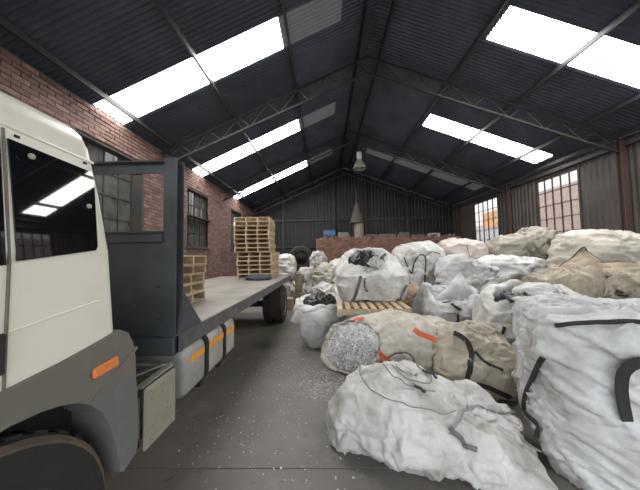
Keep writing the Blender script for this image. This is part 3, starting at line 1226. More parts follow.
def strip(outer, inner, x0, x1, name, m):
    """band between two outlines of equal length, with thickness"""
    n = len(outer)
    V = [(x0, *p) for p in outer] + [(x0, *p) for p in inner] + [(x1, *p) for p in outer] + [(x1, *p) for p in inner]
    F = []
    for i in range(n - 1):
        F += [(i, i + 1, n + i + 1, n + i), (2 * n + i, 3 * n + i, 3 * n + i + 1, 2 * n + i + 1), (i, 2 * n + i, 2 * n + i + 1, i + 1), (n + i, n + i + 1, 3 * n + i + 1, 3 * n + i)]
    F += [(0, n, 3 * n, 2 * n), (n - 1, 3 * n - 1, 4 * n - 1, 2 * n - 1)]
    return mesh_obj(name, V, F, m, truck)


ou = [(1.53, 1.2), (1.52, 1.32), (1.50, 1.40), (1.46, 1.47), (1.40, 1.505), (1.25, 1.475), (1.1, 1.45), (0.9, 1.428), (0.6, 1.41), (0.3, 1.40), (0.05, 1.40)]
inn = [(1.235, 1.18), (1.225, 1.19), (1.20, 1.21), (1.16, 1.235), (1.10, 1.26), (1.02, 1.28), (0.92, 1.29), (0.78, 1.28), (0.58, 1.21), (0.42, 1.07), (0.33, 0.9)]
auto_smooth(strip(ou, inn, -1.185, -1.6, 'wheel_arch', M['fender']), 30)
ou = [(1.53, 1.2), (1.545, 1.08), (1.555, 0.96), (1.56, 0.84), (1.555, 0.72), (1.45, 0.68)]
inn = [(1.235, 1.18), (1.30, 1.11), (1.355, 1.0), (1.39, 0.90), (1.415, 0.79), (1.43, 0.70)]
strip(ou, inn, -1.188, -1.55, 'mudguard', M['mudguard'])
MB().bar((-1.19, 1.232, 1.185), (-1.19, 1.53, 1.36), 0.02, 0.02).build('mudguard_fold', M['fender'], truck)
MB().box(-1.19, -1.165, 1.235, 1.385, 1.305, 1.362, rot=Matrix.Rotation(R(4), 3, 'X'), bev=0.01).build('side_indicator', M['amber'], truck)
MB().box(-3.5, -1.62, 0.1, 1.45, 0.7, 1.3).build('wheel_well', M['black_steel'], truck)


def wheel(cx, cy, r, w, sgn, name, dusty=False):
    """tyre spun about X; outer face at cx, width w inward"""
    e = empty(name)
    e.parent = truck
    e.location = Vector((cx, cy, r)) - org(truck)
    s = -sgn
    p = [(r * 0.60, 0.02 * s), (r * 0.66, 0.004 * s), (r * 0.80, -0.012 * s), (r * 0.93, 0.0), (r * 0.985, 0.028 * s), (r, 0.06 * s), (r, (w - 0.06) * s), (r * 0.985, (w - 0.028) * s), (r * 0.9, w * s), (r * 0.6, w * s)]
    auto_smooth(MB().lathe(p, 48, 0).build('tyre', M['rubber'], e, world=False), 35)
    tr = MB()
    for k in range(36):
        a = 2 * PI * k / 36
        m3 = Matrix.Rotation(a, 4, 'X')
        b = MB().box(0, 0, 0, 0, 0, 0)
        b = MB().box(min(0.05 * s, (w - 0.05) * s), max(0.05 * s, (w - 0.05) * s), -0.028, 0.028, r - 0.005, r + 0.008)
        tr.add([m3 @ Vector(v) for v in b.V], b.F)
    tr.build('tread_blocks', M['rubber'], e, world=False)
    if dusty:
        auto_smooth(MB().lathe([(r * 0.90, 0.0), (r * 0.955, 0.006 * s), (r * 0.985, 0.026 * s), (r * 0.99, 0.05 * s), (r * 0.9, 0.05 * s)], 48, 0).build('dusty_tyre_edge', M['wheel_dust'], e, world=False))
        M_ = M['black_steel']
    auto_smooth(MB().lathe([(r * 0.08, 0.03 * s), (r * 0.2, 0.03 * s), (r * 0.22, 0.07 * s), (r * 0.48, 0.10 * s), (r * 0.55, 0.04 * s), (r * 0.61, 0.005 * s), (r * 0.62, 0.03 * s), (r * 0.55, 0.12 * s), (r * 0.1, 0.14 * s)], 32, 0).build('rim', M['rim'] if not dusty else M['steel_dark'], e, world=False), 40)
    for k in range(8):
        a = 2 * PI * k / 8
        MB().lathe([(0.014, 0.045 * s), (0.014, 0.085 * s)], 6, 0, (0, r * 0.3 * math.cos(a), r * 0.3 * math.sin(a))).build('wheel_nut', M['steel_dark'], e, world=False)
    return e


wheel(-1.20, 0.77, 0.62, 0.28, 1, 'front_wheel', True)
wheel(-3.64, 0.77, 0.62, 0.28, -1, 'front_wheel', True)
wheel(-1.24, 7.35, 0.54, 0.25, 1, 'rear_wheel')
wheel(-1.53, 7.35, 0.54, 0.25, 1, 'rear_wheel')
wheel(-3.66, 7.35, 0.54, 0.25, -1, 'rear_wheel')
wheel(-3.37, 7.35, 0.54, 0.25, -1, 'rear_wheel')
MB().tube([(-3.4, 7.35, 0.54), (-1.5, 7.35, 0.54)], 0.09, 12).build('rear_axle', M['black_steel'], truck)
MB().tube([(-3.4, 0.8, 0.55), (-1.4, 0.8, 0.55)], 0.07, 12).build('front_axle', M['black_steel'], truck)
for x in (-2.05, -2.85):
    MB().box(x - 0.04, x + 0.04, -0.6, 8.5, 0.78, 1.04).build('chassis_rail', M['black_steel'], truck)
MB().box(-1.5, -1.3, 6.55, 6.58, 0.35, 1.1).build('mud_flap', M['rubber'], truck)

# load bed
bed = empty('load_bed')
bed.parent = truck
bed.location = Vector((-2.47, 5.3, 1.1)) - org(truck)
MB().box(-3.70, -1.262, 2.02, 8.6, 1.215, 1.27).build('deck', M['deck'], bed)
MB().box(-1.27, -1.235, 2.02, 8.62, 1.13, 1.278).box(-1.30, -1.27, 2.02, 8.62, 1.13, 1.15).build('side_rail', M['rail'], bed)
MB().box(-3.73, -3.70, 2.02, 8.62, 1.13, 1.278).build('side_rail', M['rail'], bed)
MB().box(-3.70, -1.235, 8.60, 8.64, 1.12, 1.278).build('tail_beam', M['rail'], bed)
for k in range(13):
    y = 2.35 + k * 0.5
    MB().box(-3.68, -1.28, y - 0.03, y + 0.03, 1.10, 1.21).build('cross_bearer', M['black_steel'], bed)
# headboard
hb = empty('headboard')
hb.parent = truck
hb.location = Vector((-2.47, 2.05, 1.2)) - org(truck)
H = M['head_steel']
for x0 in (-1.345, -3.70):
    p = MB()
    p.box(x0, x0 + 0.11, 2.0, 2.012, 1.12, 2.76)
    p.box(x0, x0 + 0.11, 2.10, 2.112, 1.12, 2.76)
    p.box(x0 + 0.045, x0 + 0.065, 2.012, 2.10, 1.12, 2.76)
    p.build('corner_post', H, hb)
MB().box(-3.60, -1.34, 2.01, 2.02, 2.63, 2.72).box(-3.60, -1.34, 1.95, 2.01, 2.71, 2.72).build('top_bar', H, hb)
MB().box(-3.60, -1.34, 1.98, 2.02, 2.05, 2.13).box(-3.60, -1.34, 1.94, 2.02, 2.12, 2.135).build('middle_bar', H, hb)
MB().box(-3.66, -1.30, 2.03, 2.045, 1.25, 2.06).build('panel', H, hb)
for x in (-1.64, -2.45, -3.2):
    MB().box(x, x + 0.085, 2.03, 2.06, 2.12, 2.66).build('upright_strip', mat('blue_rusty_strip', (0.075, 0.085, 0.09), 0.5, 0.2, [(6, (0.17, 0.09, 0.06), 0.5, 0.7)]), hb)
MB().box(-3.70, -1.235, 1.97, 2.05, 1.13, 1.27).build('front_beam', H, hb)
MB().prism([(2.05, 1.27), (2.45, 1.27), (2.11, 1.64)], 0, -1.262, -1.242).build('gusset', H, hb)
for z in (1.42, 1.68):
    MB().tube([(-1.38, 1.99, z), (-1.335, 1.965, z + 0.01)], 0.008, 6).build('rope_hook', H, hb)

# tank with straps
tank = empty('fuel_tank')
tank.parent = truck
tank.location = Vector((-1.5, 2.8, 0.9)) - org(truck)


def rrect(x0, x1, z0, z1, r, n=6):
    P = []
    for cx, cz, a0 in ((x1 - r, z1 - r, 0), (x0 + r, z1 - r, 90), (x0 + r, z0 + r, 180), (x1 - r, z0 + r, 270)):
        for k in range(n):
            a = R(a0 + 90 * k / (n - 1))
            P.append((cx + r * math.cos(a), cz + r * math.sin(a)))
    return P


def rr_loft(secs):
    V, F = [], []
    for y, ins, r in secs:
        V += [(p[0], y, p[1]) for p in rrect(-1.86 + ins, -1.245 - ins, 0.65 + ins, 1.13 - ins, r)]
    m = len(V) // len(secs)
    for i in range(len(secs) - 1):
        for j in range(m):
            a, b = i * m + j, i * m + (j + 1) % m
            F.append((a, a + m, b + m, b))
    F.append(tuple(range(m)))
    F.append(tuple((len(secs) - 1) * m + j for j in range(m - 1, -1, -1)))
    return V, F


for y0, y1 in ((2.19, 2.55), (2.585, 3.0), (3.035, 3.36)):
    V, F = rr_loft([(y0, 0.06, 0.08), (y0 + 0.012, 0.022, 0.10), (y0 + 0.04, 0, 0.11), (y1 - 0.04, 0, 0.11), (y1 - 0.012, 0.022, 0.10), (y1, 0.06, 0.08)])
    auto_smooth(mesh_obj('tank_body', V, F, M['alu'], tank), 50)
for y in (2.567, 3.017):
    V, F = rr_loft([(y - 0.03, -0.006, 0.11), (y + 0.03, -0.006, 0.11)])
    mesh_obj('tank_strap', V, F, M['black_steel'], tank)
    MB().box(-1.8, -1.3, y - 0.035, y + 0.035, 0.60, 0.645).build('tank_bracket', M['black_steel'], tank)
for y0, y1 in ((2.26, 2.51), (2.62, 2.97), (3.07, 3.32)):
    MB().box(-1.246, -1.242, y0, y1, 0.955, 1.015).build('reflector_strip', M['orange'], tank)

# battery box behind the front wheel
bb = empty('battery_box')
bb.parent = truck
bb.location = Vector((-1.5, 1.85, 0.8)) - org(truck)
MB().box(-1.70, -1.30, 1.70, 2.02, 0.62, 0.66).box(-1.70, -1.67, 1.70, 2.02, 0.62, 0.98).box(-1.70, -1.30, 1.70, 1.72, 0.62, 0.95).box(-1.70, -1.30, 2.0, 2.02, 0.62, 0.98).build('tray', M['box_beige'], bb)
lid = MB().box(-1.272, -1.235, 1.69, 2.03, 0.60, 1.02, bev=0.016).build('cover', M['box_beige'], bb)
MB().box(-1.24, -1.228, 1.73, 1.99, 0.98, 0.995, bev=0.004).build('embossed_rib', M['box_beige'], lid)
MB().tube([(-1.235, 1.74, 0.93), (-1.235, 1.86, 0.93), (-1.235, 1.88, 0.90), (-1.235, 1.88, 0.80), (-1.235, 1.90, 0.78), (-1.235, 1.98, 0.78)], 0.008, 6).build('embossed_rib', M['box_beige'], lid)
MB().tube([(-1.235, 1.73, 0.66), (-1.235, 1.99, 0.66), (-1.235, 1.99, 0.95)], 0.006, 6).build('embossed_rib', M['box_beige'], lid)
MB().bar((-1.70, 1.70, 1.03), (-1.30, 1.70, 1.02), 0.05, 0.012).bar((-1.30, 1.70, 1.02), (-1.29, 2.03, 1.04), 0.05, 0.012).bar((-1.70, 2.03, 1.05), (-1.29, 2.03, 1.045), 0.05, 0.012).build('top_frame', M['alu'], bb)
MB().bar((-1.60, 1.72, 1.0), (-1.32, 2.0, 1.06), 0.04, 0.01).build('clamp_bar', M['alu'], bb)

# ------------------------------------------------------------------ pallets


def make_pallet(w=1.12, d=1.0, nb=7):
    r = empty('wooden_pallet')
    h = 0.136
    lead = None
    for k in range(nb):
        y = -d / 2 + 0.05 + k * (d - 0.1) / (nb - 1)
        MB().box(-w / 2, w / 2, y - 0.048, y + 0.048, h - 0.02, h, bev=0.003).build('deck_board', M['wood'], r, world=False)
    for k in range(4):
        x = -w / 2 + 0.03 + k * (w - 0.06) / 3
        MB().box(x - 0.022, x + 0.022, -d / 2 + 0.005, d / 2 - 0.005, 0.018, h - 0.02, bev=0.002).build('stringer', M['wood'], r, world=False)
    for k in range(3):
        y = -d / 2 + 0.05 + k * (d - 0.1) / 2
        MB().box(-w / 2, w / 2, y - 0.048, y + 0.048, 0.0, 0.018, bev=0.003).build('bottom_board', M['wood'], r, world=False)
    return r


ORD = ['bottom', 'second from bottom', 'third from bottom', 'fourth from bottom', 'fifth from bottom', 'sixth from bottom', 'seventh from bottom', 'seventh from top', 'sixth from top', 'fifth from top', 'fourth from top', 'third from top', 'second from top', 'topmost']
pal0 = make_pallet()
used = [False]


def pallet(x, y, z, rz, label, group=None):
    o = copy_tree(pal0) if used[0] else pal0
    used[0] = True
    o.location = (x, y, z)
    o.rotation_euler = (0, 0, R(rz))
    for k in ('group',):
        if k in o:
            del o[k]
    tag(o, label, 'pallet', group)
    return o


for k in range(14):
    up = k >= 6
    pallet(-2.29 + (0.0 if up else 0.10) + random.uniform(-0.02, 0.02), 8.05 + random.uniform(-0.02, 0.02), 1.272 + k * 0.1365, random.uniform(-1.5, 1.5) + (2 if up else -1),
           'wooden pallet, %s of the tall stack at the rear of the truck bed' % ORD[k], 'tall pallet stack')
for k, nm in enumerate(('bottom', 'second from bottom', 'middle', 'second from top', 'topmost')):
    pallet(-2.41 + random.uniform(-0.015, 0.015), 3.32 + random.uniform(-0.02, 0.02), 1.272 + k * 0.1365, 90 + random.uniform(-1.5, 1.5), 'wooden pallet, %s of the short stack behind the headboard' % nm, 'short pallet stack')
pal_bag = make_pallet(1.05, 1.36, 9)
pal_bag.location = (0.90, 5.08, 0.80)
pal_bag.rotation_euler = (0, 0, R(88))
tag(pal_bag, 'wooden pallet under the big open bag with black film', 'pallet')
# ------------------------------------------------------------------ bulk bags


def bag(name, label, cat, loc, group='bulk bags'):
    return thing(name, label, cat, loc, 0, group)


def crumple(name, label, cat, loc, size, material, seed, rot=(0, 0, 0), n=2.6, zmin=0.0, crump=0.0, lump=0.06, res=(80, 62), fine=0.0, cs=3.5, d=None, dfold=0.0, group='bulk bags', straps=None, pushes=(), sim=None, prio=5, ztop=None, ca=0.03, csc=5.0):
    """a lumpy closed sack; size = half extents"""
    a, b, h = size
    K = [(0, 0, -h, a * 0.25, b * 0.25, n), (0, 0, -h * 0.93, a * 0.72, b * 0.72, n), (0, 0, -h * 0.5, a * 0.97, b * 0.97, n), (0, 0, 0.0, a, b, n),
         (0, 0, h * 0.5, a * 0.94, b * 0.93, n), (0, 0, h * 0.86, a * 0.68, b * 0.66, n), (0, 0, h, a * 0.2, b * 0.2, n), (0, 0, h * 1.01, 0.01, 0.01, 2)]
    c = Cloth(K, res[0], res[1], loc, rot).world()
    for p in pushes:
        c.push(*p)
    c.fold(seed, lump, crump, fine, d, 3.5, dfold, 5, 1.5, cs)
    c.floor(zmin)
    if ztop is not None:
        c.P[..., 2] = np.minimum(c.P[..., 2], ztop)
    c.sim(prio=prio, **(sim if sim is not None else dict(fixed=True)))
    if sim is not None:
        e = sim.get('e')
        dr = [(1, 0.1, -0.15), (0.9, 0, 0.45), (0.7, 0, -0.7)] if e is None or abs(e[2]) > 0.5 else [(0.1, 0, 1), (0.5, 0, 0.9), (-0.6, 0, 0.8)]
        c.crease(seed, dr, csc, ca, 9, float(c.P[..., 2].min()))
    base = (loc[0], loc[1], float(c.P[..., 2].min()))
    if straps:
        r = bag(name, label, cat, base, group)
        c.build('fabric', material, r)
        for s in straps:
            c.ribbon(s[0], s[1], s[2], s[3], r)
        return r, c
    o = c.build(name, material, None, base)
    tag(o, label, cat, group)
    return o, c


def film(name, c, a, b, h, material, parent, seed, n=46, tilt=None, low=-0.25, amp=1.0):
    """crumpled plastic film heaped in a bag mouth"""
    k = Cloth([(0, 0, low, a * 0.9, b * 0.9, 2.4), (0, 0, -0.05, a, b, 2.4), (0, 0, h * 0.5, a * 0.8, b * 0.8, 2.4), (0, 0, h * 0.9, a * 0.4, b * 0.4, 2.4), (0, 0, h, 0.01, 0.01, 2)], n, 34, c, tilt or (0, 0, 0)).world()
    k.fold(seed, 0.05 * amp, 0.07 * amp, 0.03 * amp, None, 3, 0, 4, 3.0, 7.0)
    return k.build(name, material, parent)


def drape(c, pts, w, name, material, parent, off=0.012, th=0.008, cord=False, n=40):
    """path given in plan (x, y); dropped onto the upper side of the cloth"""
    if PHASE == 0:
        return None
    Q = c.P.reshape(-1, 3)
    out = []
    pp = path3([(x, y, 0) for x, y in pts], n)
    for x, y, _ in pp:
        d = (Q[:, 0] - x) ** 2 + (Q[:, 1] - y) ** 2
        near = Q[d < 0.04 ** 2]
        z = near[:, 2].max() if len(near) else Q[np.argmin(d), 2]
        out.append((x, y, z + off))
    out = np.array(out)
    for _ in range(3):
        out[1:-1, 2] = np.maximum(out[1:-1, 2], 0.25 * out[:-2, 2] + 0.5 * out[1:-1, 2] + 0.25 * out[2:, 2])
    if cord:
        return MB().tube(out, w, 6).build(name, material, parent, True)
    return ribbon3(out, [(0, 0, 1)] * len(out), w, name, material, parent, th)


def flakes(points, normals, name, label, material, size, parent=None, origin=None):
    V, F = [], []
    base = np.array([(x, y, z) for x in (-1, 1) for y in (-1, 1) for z in (-1, 1)], float)
    fc = [(0, 1, 3, 2), (4, 6, 7, 5), (0, 4, 5, 1), (2, 3, 7, 6), (0, 2, 6, 4), (1, 5, 7, 3)]
    for i, (p, n) in enumerate(zip(points, normals)):
        s = size * rng.uniform(0.5, 1.3)
        dim = np.array([s, s * rng.uniform(0.4, 0.9), 0.0015])
        q = np.array(Euler((rng.normal(0, 0.35), rng.normal(0, 0.35), rng.uniform(0, 6.3))).to_matrix())
        up = Vector(n).to_track_quat('Z', 'Y').to_matrix()
        v = (base * dim) @ q.T @ np.array(up).T + p
        k = len(V)
        V += v.tolist()
        F += [tuple(a + k for a in f) for f in fc]
    o = mesh_obj(name, V, F, material, parent, False, True, origin)
    o['kind'] = 'stuff'
    if label:
        tag(o, label, 'flakes')
    return o


def open_bag(root, loc, prof, rim, depth, material, seed, rot=(0, 0, 0), tilt=(0, 0), res=(100, 96), jag=0.06, n=3.5, lump=0.035, pushes=(), zmin=0.0, sim=None, prio=3, part='fabric'):
    """prof: outer (z, a, b); rim folds inwards and goes down by depth"""
    K = [(0, 0, prof[0][0], prof[0][1] * 0.4, prof[0][2] * 0.4, n)] + [(0, 0, z, a, b, n) for z, a, b in prof]
    zt, at, bt = prof[-1]
    K += [(0, 0, zt + 0.012, at * rim - 0.005, bt * rim - 0.005, n - 0.8), (0, 0, zt - 0.03, at * rim - 0.03, bt * rim - 0.03, n - 1), (0, 0, zt - depth, at * rim - 0.06, bt * rim - 0.06, n - 1), (0, 0, zt - depth - 0.02, 0.02, 0.02, 2)]
    c = Cloth(K, res[0], res[1], loc, rot)
    z0, z1 = prof[0][0], zt
    f = np.clip((c.P[..., 2] - z0) / (z1 - z0), 0, 1) ** 3
    c.P[..., 2] += f * (tilt[0] * c.P[..., 0] + tilt[1] * c.P[..., 1])
    an = np.arctan2(c.P[..., 1], c.P[..., 0])
    c.P[..., 2] += f * jag * (np.sin(an * 3 + seed) + 0.7 * np.sin(an * 5 + seed * 2.1))
    c.world()
    for p in pushes:
        c.push(*p)
    c.fold(seed, lump, 0.008, 0, None, 3, 0, 5, 1.8, 4.0).floor(zmin)
    c.sim(prio=prio, **(sim or dict(e=(1, 0, 0.3), k=0.12, grow=0.05, bend=4, goal=0.3)))
    c.crease(seed, [(0.15, 0, 1), (0.6, 0, 0.8)], 5.5, 0.018, 10)
    c.build(part, material, root)
    return c


def bags():
    SIM_I[0] = 0
    # ---- the big bag close by on the right
    A = bag('bulk_bag', 'large taut white bulk bag with black piping and handle at right front', 'bag', (2.76, 2.36, 0))
    cA = Cloth([(0, 0, 0.0, 0.3, 0.3, 4), (0, 0, 0.01, 0.62, 0.6, 4), (0, 0, 0.10, 0.70, 0.68, 5), (0, 0, 0.5, 0.75, 0.73, 5), (0, 0, 0.95, 0.75, 0.72, 6), (0, 0, 1.2, 0.73, 0.69, 6), (0.0, 0, 1.32, 0.69, 0.65, 6),
                (0.02, 0.03, 1.365, 0.58, 0.54, 4.5), (0.03, 0.06, 1.37, 0.28, 0.25, 3), (0.03, 0.06, 1.375, 0.01, 0.01, 2)], 180, 130, (2.76, 2.36, 0), (0, 0, -27)).world()
    cA.push((2.05, 2.0, 1.40), 0.25, (0.03, 0.03, -0.03)).push((2.8, 2.95, 1.4), 0.40, (0, 0, 0.03)).push((2.3, 1.7, 0.8), 0.35, (0.03, 0.05, 0))
    cA.fold(5, 0.03, 0.0, 0.0, (0.8, -0.36, -0.5), 4.5, 0.035, 7).floor(0).sim(e=(0.40, -0.2, 0.9), k=0.38, grow=0.04, bend=1.2, goal=0.28, prio=1)
    cA.crease(5, [(0.8, -0.36, -0.5), (0.8, -0.36, -0.62), (0.8, -0.36, -0.4)], 7.0, 0.028, 17, 0.004)
    cA.build('fabric', M['white2'], A)
    strap(cA, [(1.77, 1.95, 1.34), (2.19, 1.95, 1.36), (2.51, 1.95, 1.35), (2.83, 1.95, 1.33)], 0.034, 'top_piping', M['black_strap'], A, 0.016, 0.012, 60, None, 8)
    strap(cA, [(1.95, 2.30, 0.97), (1.86, 2.30, 0.79), (1.77, 2.30, 0.60), (1.74, 2.30, 0.29)], 0.04, 'corner_strap', M['black_strap'], A, 0.018, 0.012, 50, None, 10)
    strap(cA, [(2.05, 1.80, 0.74), (2.02, 1.80, 0.92), (2.03, 1.80, 1.07), (2.11, 1.80, 1.15), (2.21, 1.80, 1.17), (2.30, 1.80, 1.09), (2.37, 1.80, 0.92), (2.40, 1.80, 0.77)], 0.062, 'lifting_loop', M['black_strap'], A, 0.025, 0.014, 50, 0.05, 30)

    # ---- slumped bag in the foreground
    B = bag('bulk_bag', 'slumped white bulk bag lying on the floor in front with tied mouth', 'bag', (0.85, 2.7, 0))
    KB = [(0.0, 0.05, 0.0, 0.10, 0.08, 2.2), (0.0, 0.02, 0.05, 0.30, 0.18, 2.4), (0, 0, 0.20, 0.46, 0.26, 2.5), (0, 0, 0.50, 0.58, 0.32, 2.5), (0, 0, 0.85, 0.60, 0.32, 2.5), (0, 0, 1.15, 0.58, 0.25, 2.5),
          (0.0, 0, 1.40, 0.56, 0.19, 2.5), (0.0, 0, 1.60, 0.54, 0.15, 2.5), (0.0, 0, 1.76, 0.46, 0.12, 2.5), (0.0, 0, 1.85, 0.25, 0.06, 2.5), (0.0, 0, 1.87, 0.02, 0.02, 2)]
    cB = Cloth(KB, 140, 150)
    P = cB.P.copy()
    bz = np.interp(P[..., 2], [0, 0.2, 0.5, 0.85, 1.15, 1.4, 1.7, 2.1], [0.10, 0.24, 0.29, 0.29, 0.22, 0.16, 0.12, 0.07])
    ang = R(-12)
    wx, wy, wz = P[..., 2], P[..., 0], P[..., 1] + bz
    cB.P = np.stack([0.06 + wx * math.cos(ang) - wy * math.sin(ang), 2.86 + wx * math.sin(ang) + wy * math.cos(ang), wz], -1)
    cB.push((0.80, 2.75, 0.62), 0.28, (0, 0, 0.05)).push((0.55, 2.35, 0.3), 0.25, (0.02, 0.05, -0.04)).push((1.65, 2.85, 0.3), 0.25, (0, 0.05, 0.16)).push((1.25, 2.15, 0.2), 0.2, (0, -0.05, 0.06))
    cB.fold(21, 0.045, 0.012, 0.0, (0.9, -0.35, 0.1), 4.2, 0.02, 4, 2.0, 3.6)
    wgt = np.clip((cB.P[..., 0] - 1.0) / 0.4, 0, 1)[..., None]
    cB.P = cB.P + cB.normals() * wgt * (0.09 * ridge(cB.P * 3.6, 88, (0.8, -0.5, 0.0), 3))[..., None]
    cB.floor(0, 0.4).sim(e=(0.5, 0.9, 0.3), k=0.30, grow=0.08, bend=1.6, goal=0.24, prio=2)
    cB.crease(6, [(0.9, -0.3, 0.0), (0.6, -0.7, 0.1)], 5.5, 0.019, 13, 0.004)
    cB.build('fabric', M['white1'], B)
    zt = float(cB.P[(np.abs(cB.P[..., 0] - 0.84) < 0.06) & (np.abs(cB.P[..., 1] - 2.70) < 0.06)][:, 2].max())
    tm = Cloth([(0, 0, -0.08, 0.27, 0.24, 2.2), (0, 0, -0.02, 0.25, 0.22, 2.2), (0, 0, 0.015, 0.18, 0.16, 2), (0, 0, 0.02, 0.08, 0.08, 2), (0.01, 0, 0.035, 0.05, 0.05, 2), (0.02, 0.03, 0.055, 0.12, 0.10, 2), (0.02, 0.03, 0.07, 0.06, 0.06, 2), (0.02, 0.03, 0.072, 0.01, 0.01, 2)], 90, 50, (0.84, 2.70, zt - 0.05), (8, 8, 0)).world()
    tm.fold(31, 0.02, 0.03, 0.0, None, 3, 0, 4, 4, 6).build('tied_mouth', M['white1'], B)
    drape(cB, [(0.70, 2.80), (0.78, 2.55), (0.98, 2.50), (1.08, 2.66), (1.0, 2.86)], 0.008, 'tie_cord', M['cord'], B, cord=True)
    drape(cB, [(0.62, 2.85), (0.66, 2.62), (0.82, 2.44), (1.02, 2.42)], 0.006, 'tie_cord', M['cord'], B, cord=True)
    drape(cB, [(0.83, 2.44), (0.92, 2.39)], 0.035, 'strap_tab', M['black_strap'], B, 0.02, 0.012)
    drape(cB, [(1.02, 2.72), (1.14, 2.64)], 0.035, 'strap_tab', M['black_strap'], B, 0.02, 0.012)
    drape(cB, [(0.40, 3.10), (0.36, 2.80), (0.42, 2.50), (0.6, 2.32), (0.9, 2.26), (1.15, 2.3)], 0.006, 'seam_cord', M['cord'], B, cord=True, off=0.002)
    drape(cB, [(1.0, 2.12), (1.15, 2.24), (1.3, 2.4), (1.6, 2.55), (1.9, 2.62)], 0.010, 'seam_cord', M['cord'], B, cord=True, off=0.004)
    drape(cB, [(1.02, 2.16), (1.08, 2.08), (1.16, 2.02)], 0.045, 'strap_tab', M['grey_strap'], B, 0.02, 0.014)

    # ---- overturned bag spilling flakes
    C = bag('bulk_bag', 'overturned cream bulk bag with orange straps spilling white flakes', 'bag', (1.2, 4.2, 0))
    KC = [(0, 0, -0.0, 0.36, 0.36, 2.3), (0, 0, -0.03, 0.43, 0.42, 2.3), (0, 0, 0.0, 0.46, 0.45, 2.3), (0, 0, 0.35, 0.50, 0.47, 2.4), (0, 0, 0.8, 0.56, 0.48, 2.5), (0, 0, 1.25, 0.56, 0.44, 2.6), (0, 0, 1.55, 0.48, 0.36, 2.6), (0, 0, 1.70, 0.3, 0.22, 2.5), (0, 0, 1.74, 0.02, 0.02, 2)]
    cC = Cloth(KC, 120, 100)
    P = cC.P
    wx, wy, wz = P[..., 2].copy(), P[..., 0], P[..., 1]
    sh = np.clip(1 - wx / 0.9, 0, 1)
    wx = wx + sh * (-wy * 0.75 + wz * 0.45)
    ang = R(4)
    cC.P = np.stack([0.40 + wx * math.cos(ang) - wy * math.sin(ang), 4.14 + wx * math.sin(ang) + wy * math.cos(ang), wz + 0.43], -1)
    cC.fold(33, 0.04, 0.012, 0.0, (0.4, -0.5, 0.8), 3.6, 0.015, 4, 1.8, 4.0).floor(0).sim(e=(1, 0.2, 0.0), k=0.28, grow=0.05, bend=2, goal=0.28, prio=3)
    cC.crease(7, [(0.5, -0.4, 0.8), (0.2, -0.4, 1)], 5.5, 0.018, 10, 0.004)
    mouth = cC.P[2].copy()
    cC.build('fabric', M['cream'], C)
    strap(cC, [(0.08, 4.10, 0.31), (0.13, 4.10, 0.43), (0.22, 4.10, 0.49), (0.28, 4.10, 0.44)], 0.05, 'orange_strap', M['red_strap'], C)
    strap(cC, [(0.44, 4.30, 0.77), (0.54, 4.30, 0.82), (0.65, 4.30, 0.82)], 0.06, 'orange_strap', M['red_strap'], C)
    strap(cC, [(1.46, 4.20, 0.66), (1.56, 4.20, 0.59), (1.70, 4.20, 0.53), (1.82, 4.20, 0.48)], 0.075, 'orange_strap', M['red_strap'], C)
    strap(cC, [(0.81, 3.90, 0.41), (0.94, 3.90, 0.29), (1.10, 3.90, 0.16), (1.26, 3.90, 0.08), (1.38, 3.90, 0.05)], 0.065, 'orange_strap', M['red_strap'], C)
    strap(cC, [(0.83, 3.90, 0.41), (0.84, 3.90, 0.28), (0.83, 3.90, 0.15)], 0.05, 'orange_strap', M['red_strap'], C)
    strap(cC, [(1.86, 4.10, 0.11), (1.89, 4.10, 0.01), (1.96, 4.10, -0.06)], 0.03, 'orange_strap', M['red_strap'], C)
    strap(cC, [(1.92, 4.10, 0.14), (1.94, 4.10, 0.04), (2.02, 4.10, -0.04)], 0.03, 'orange_strap', M['red_strap'], C)
    strap(cC, [(0.94, 3.90, 0.32), (1.07, 3.90, 0.40), (1.23, 3.90, 0.40), (1.34, 3.90, 0.30), (1.29, 3.90, 0.17), (1.13, 3.90, 0.21)], 0.022, 'grey_strap', M['grey_strap'], C)
    if PHASE:
        ct = mouth.mean(0)
        md = mouth - ct
        nrm = np.cross(md[0], md[30])
        nrm = nrm / np.linalg.norm(nrm)
        if nrm[1] > 0:
            nrm = -nrm
        hv, hf = [], []
        NR = 12
        for i in range(NR + 1):
            f = i / NR
            hv.append(ct + md * f * 0.96 + nrm * (0.10 * (1 - f ** 2) - 0.02))
        hv = np.concatenate(hv)
        nn = len(md)
        for i in range(NR):
            for j in range(nn):
                a, b = i * nn + j, i * nn + (j + 1) % nn
                hf.append((a, b, b + nn, a + nn))
        hv = hv + 0.02 * noise3(hv * 9, 5)[:, None] * nrm
        hv[:, 2] = np.maximum(hv[:, 2], 0.006)
        heap = mesh_obj('flake_heap', hv, hf, mat('grey_flake_bed', (0.5, 0.5, 0.5), 0.8, 0, [(60, (0.8, 0.8, 0.8), 0.42, 0.58)]), None, True, True, tuple(ct))
        tag(heap, 'white and grey plastic flakes filling the mouth of the overturned bag', 'flakes', None, 'stuff')
        pts = hv[rng.integers(nn, len(hv), 3000)] + rng.normal(0, 0.012, (3000, 3)) + nrm * 0.006
        pts[:, 2] = np.maximum(pts[:, 2], 0.01)
        flakes(pts, np.tile(nrm, (len(pts), 1)), 'loose_flakes', None, M['flake'], 0.014, heap)

    # ---- beige bag behind the slumped one
    D = bag('bulk_bag', 'dusty beige bulk bag with long black straps behind the slumped bag', 'bag', (2.13, 3.72, 0))
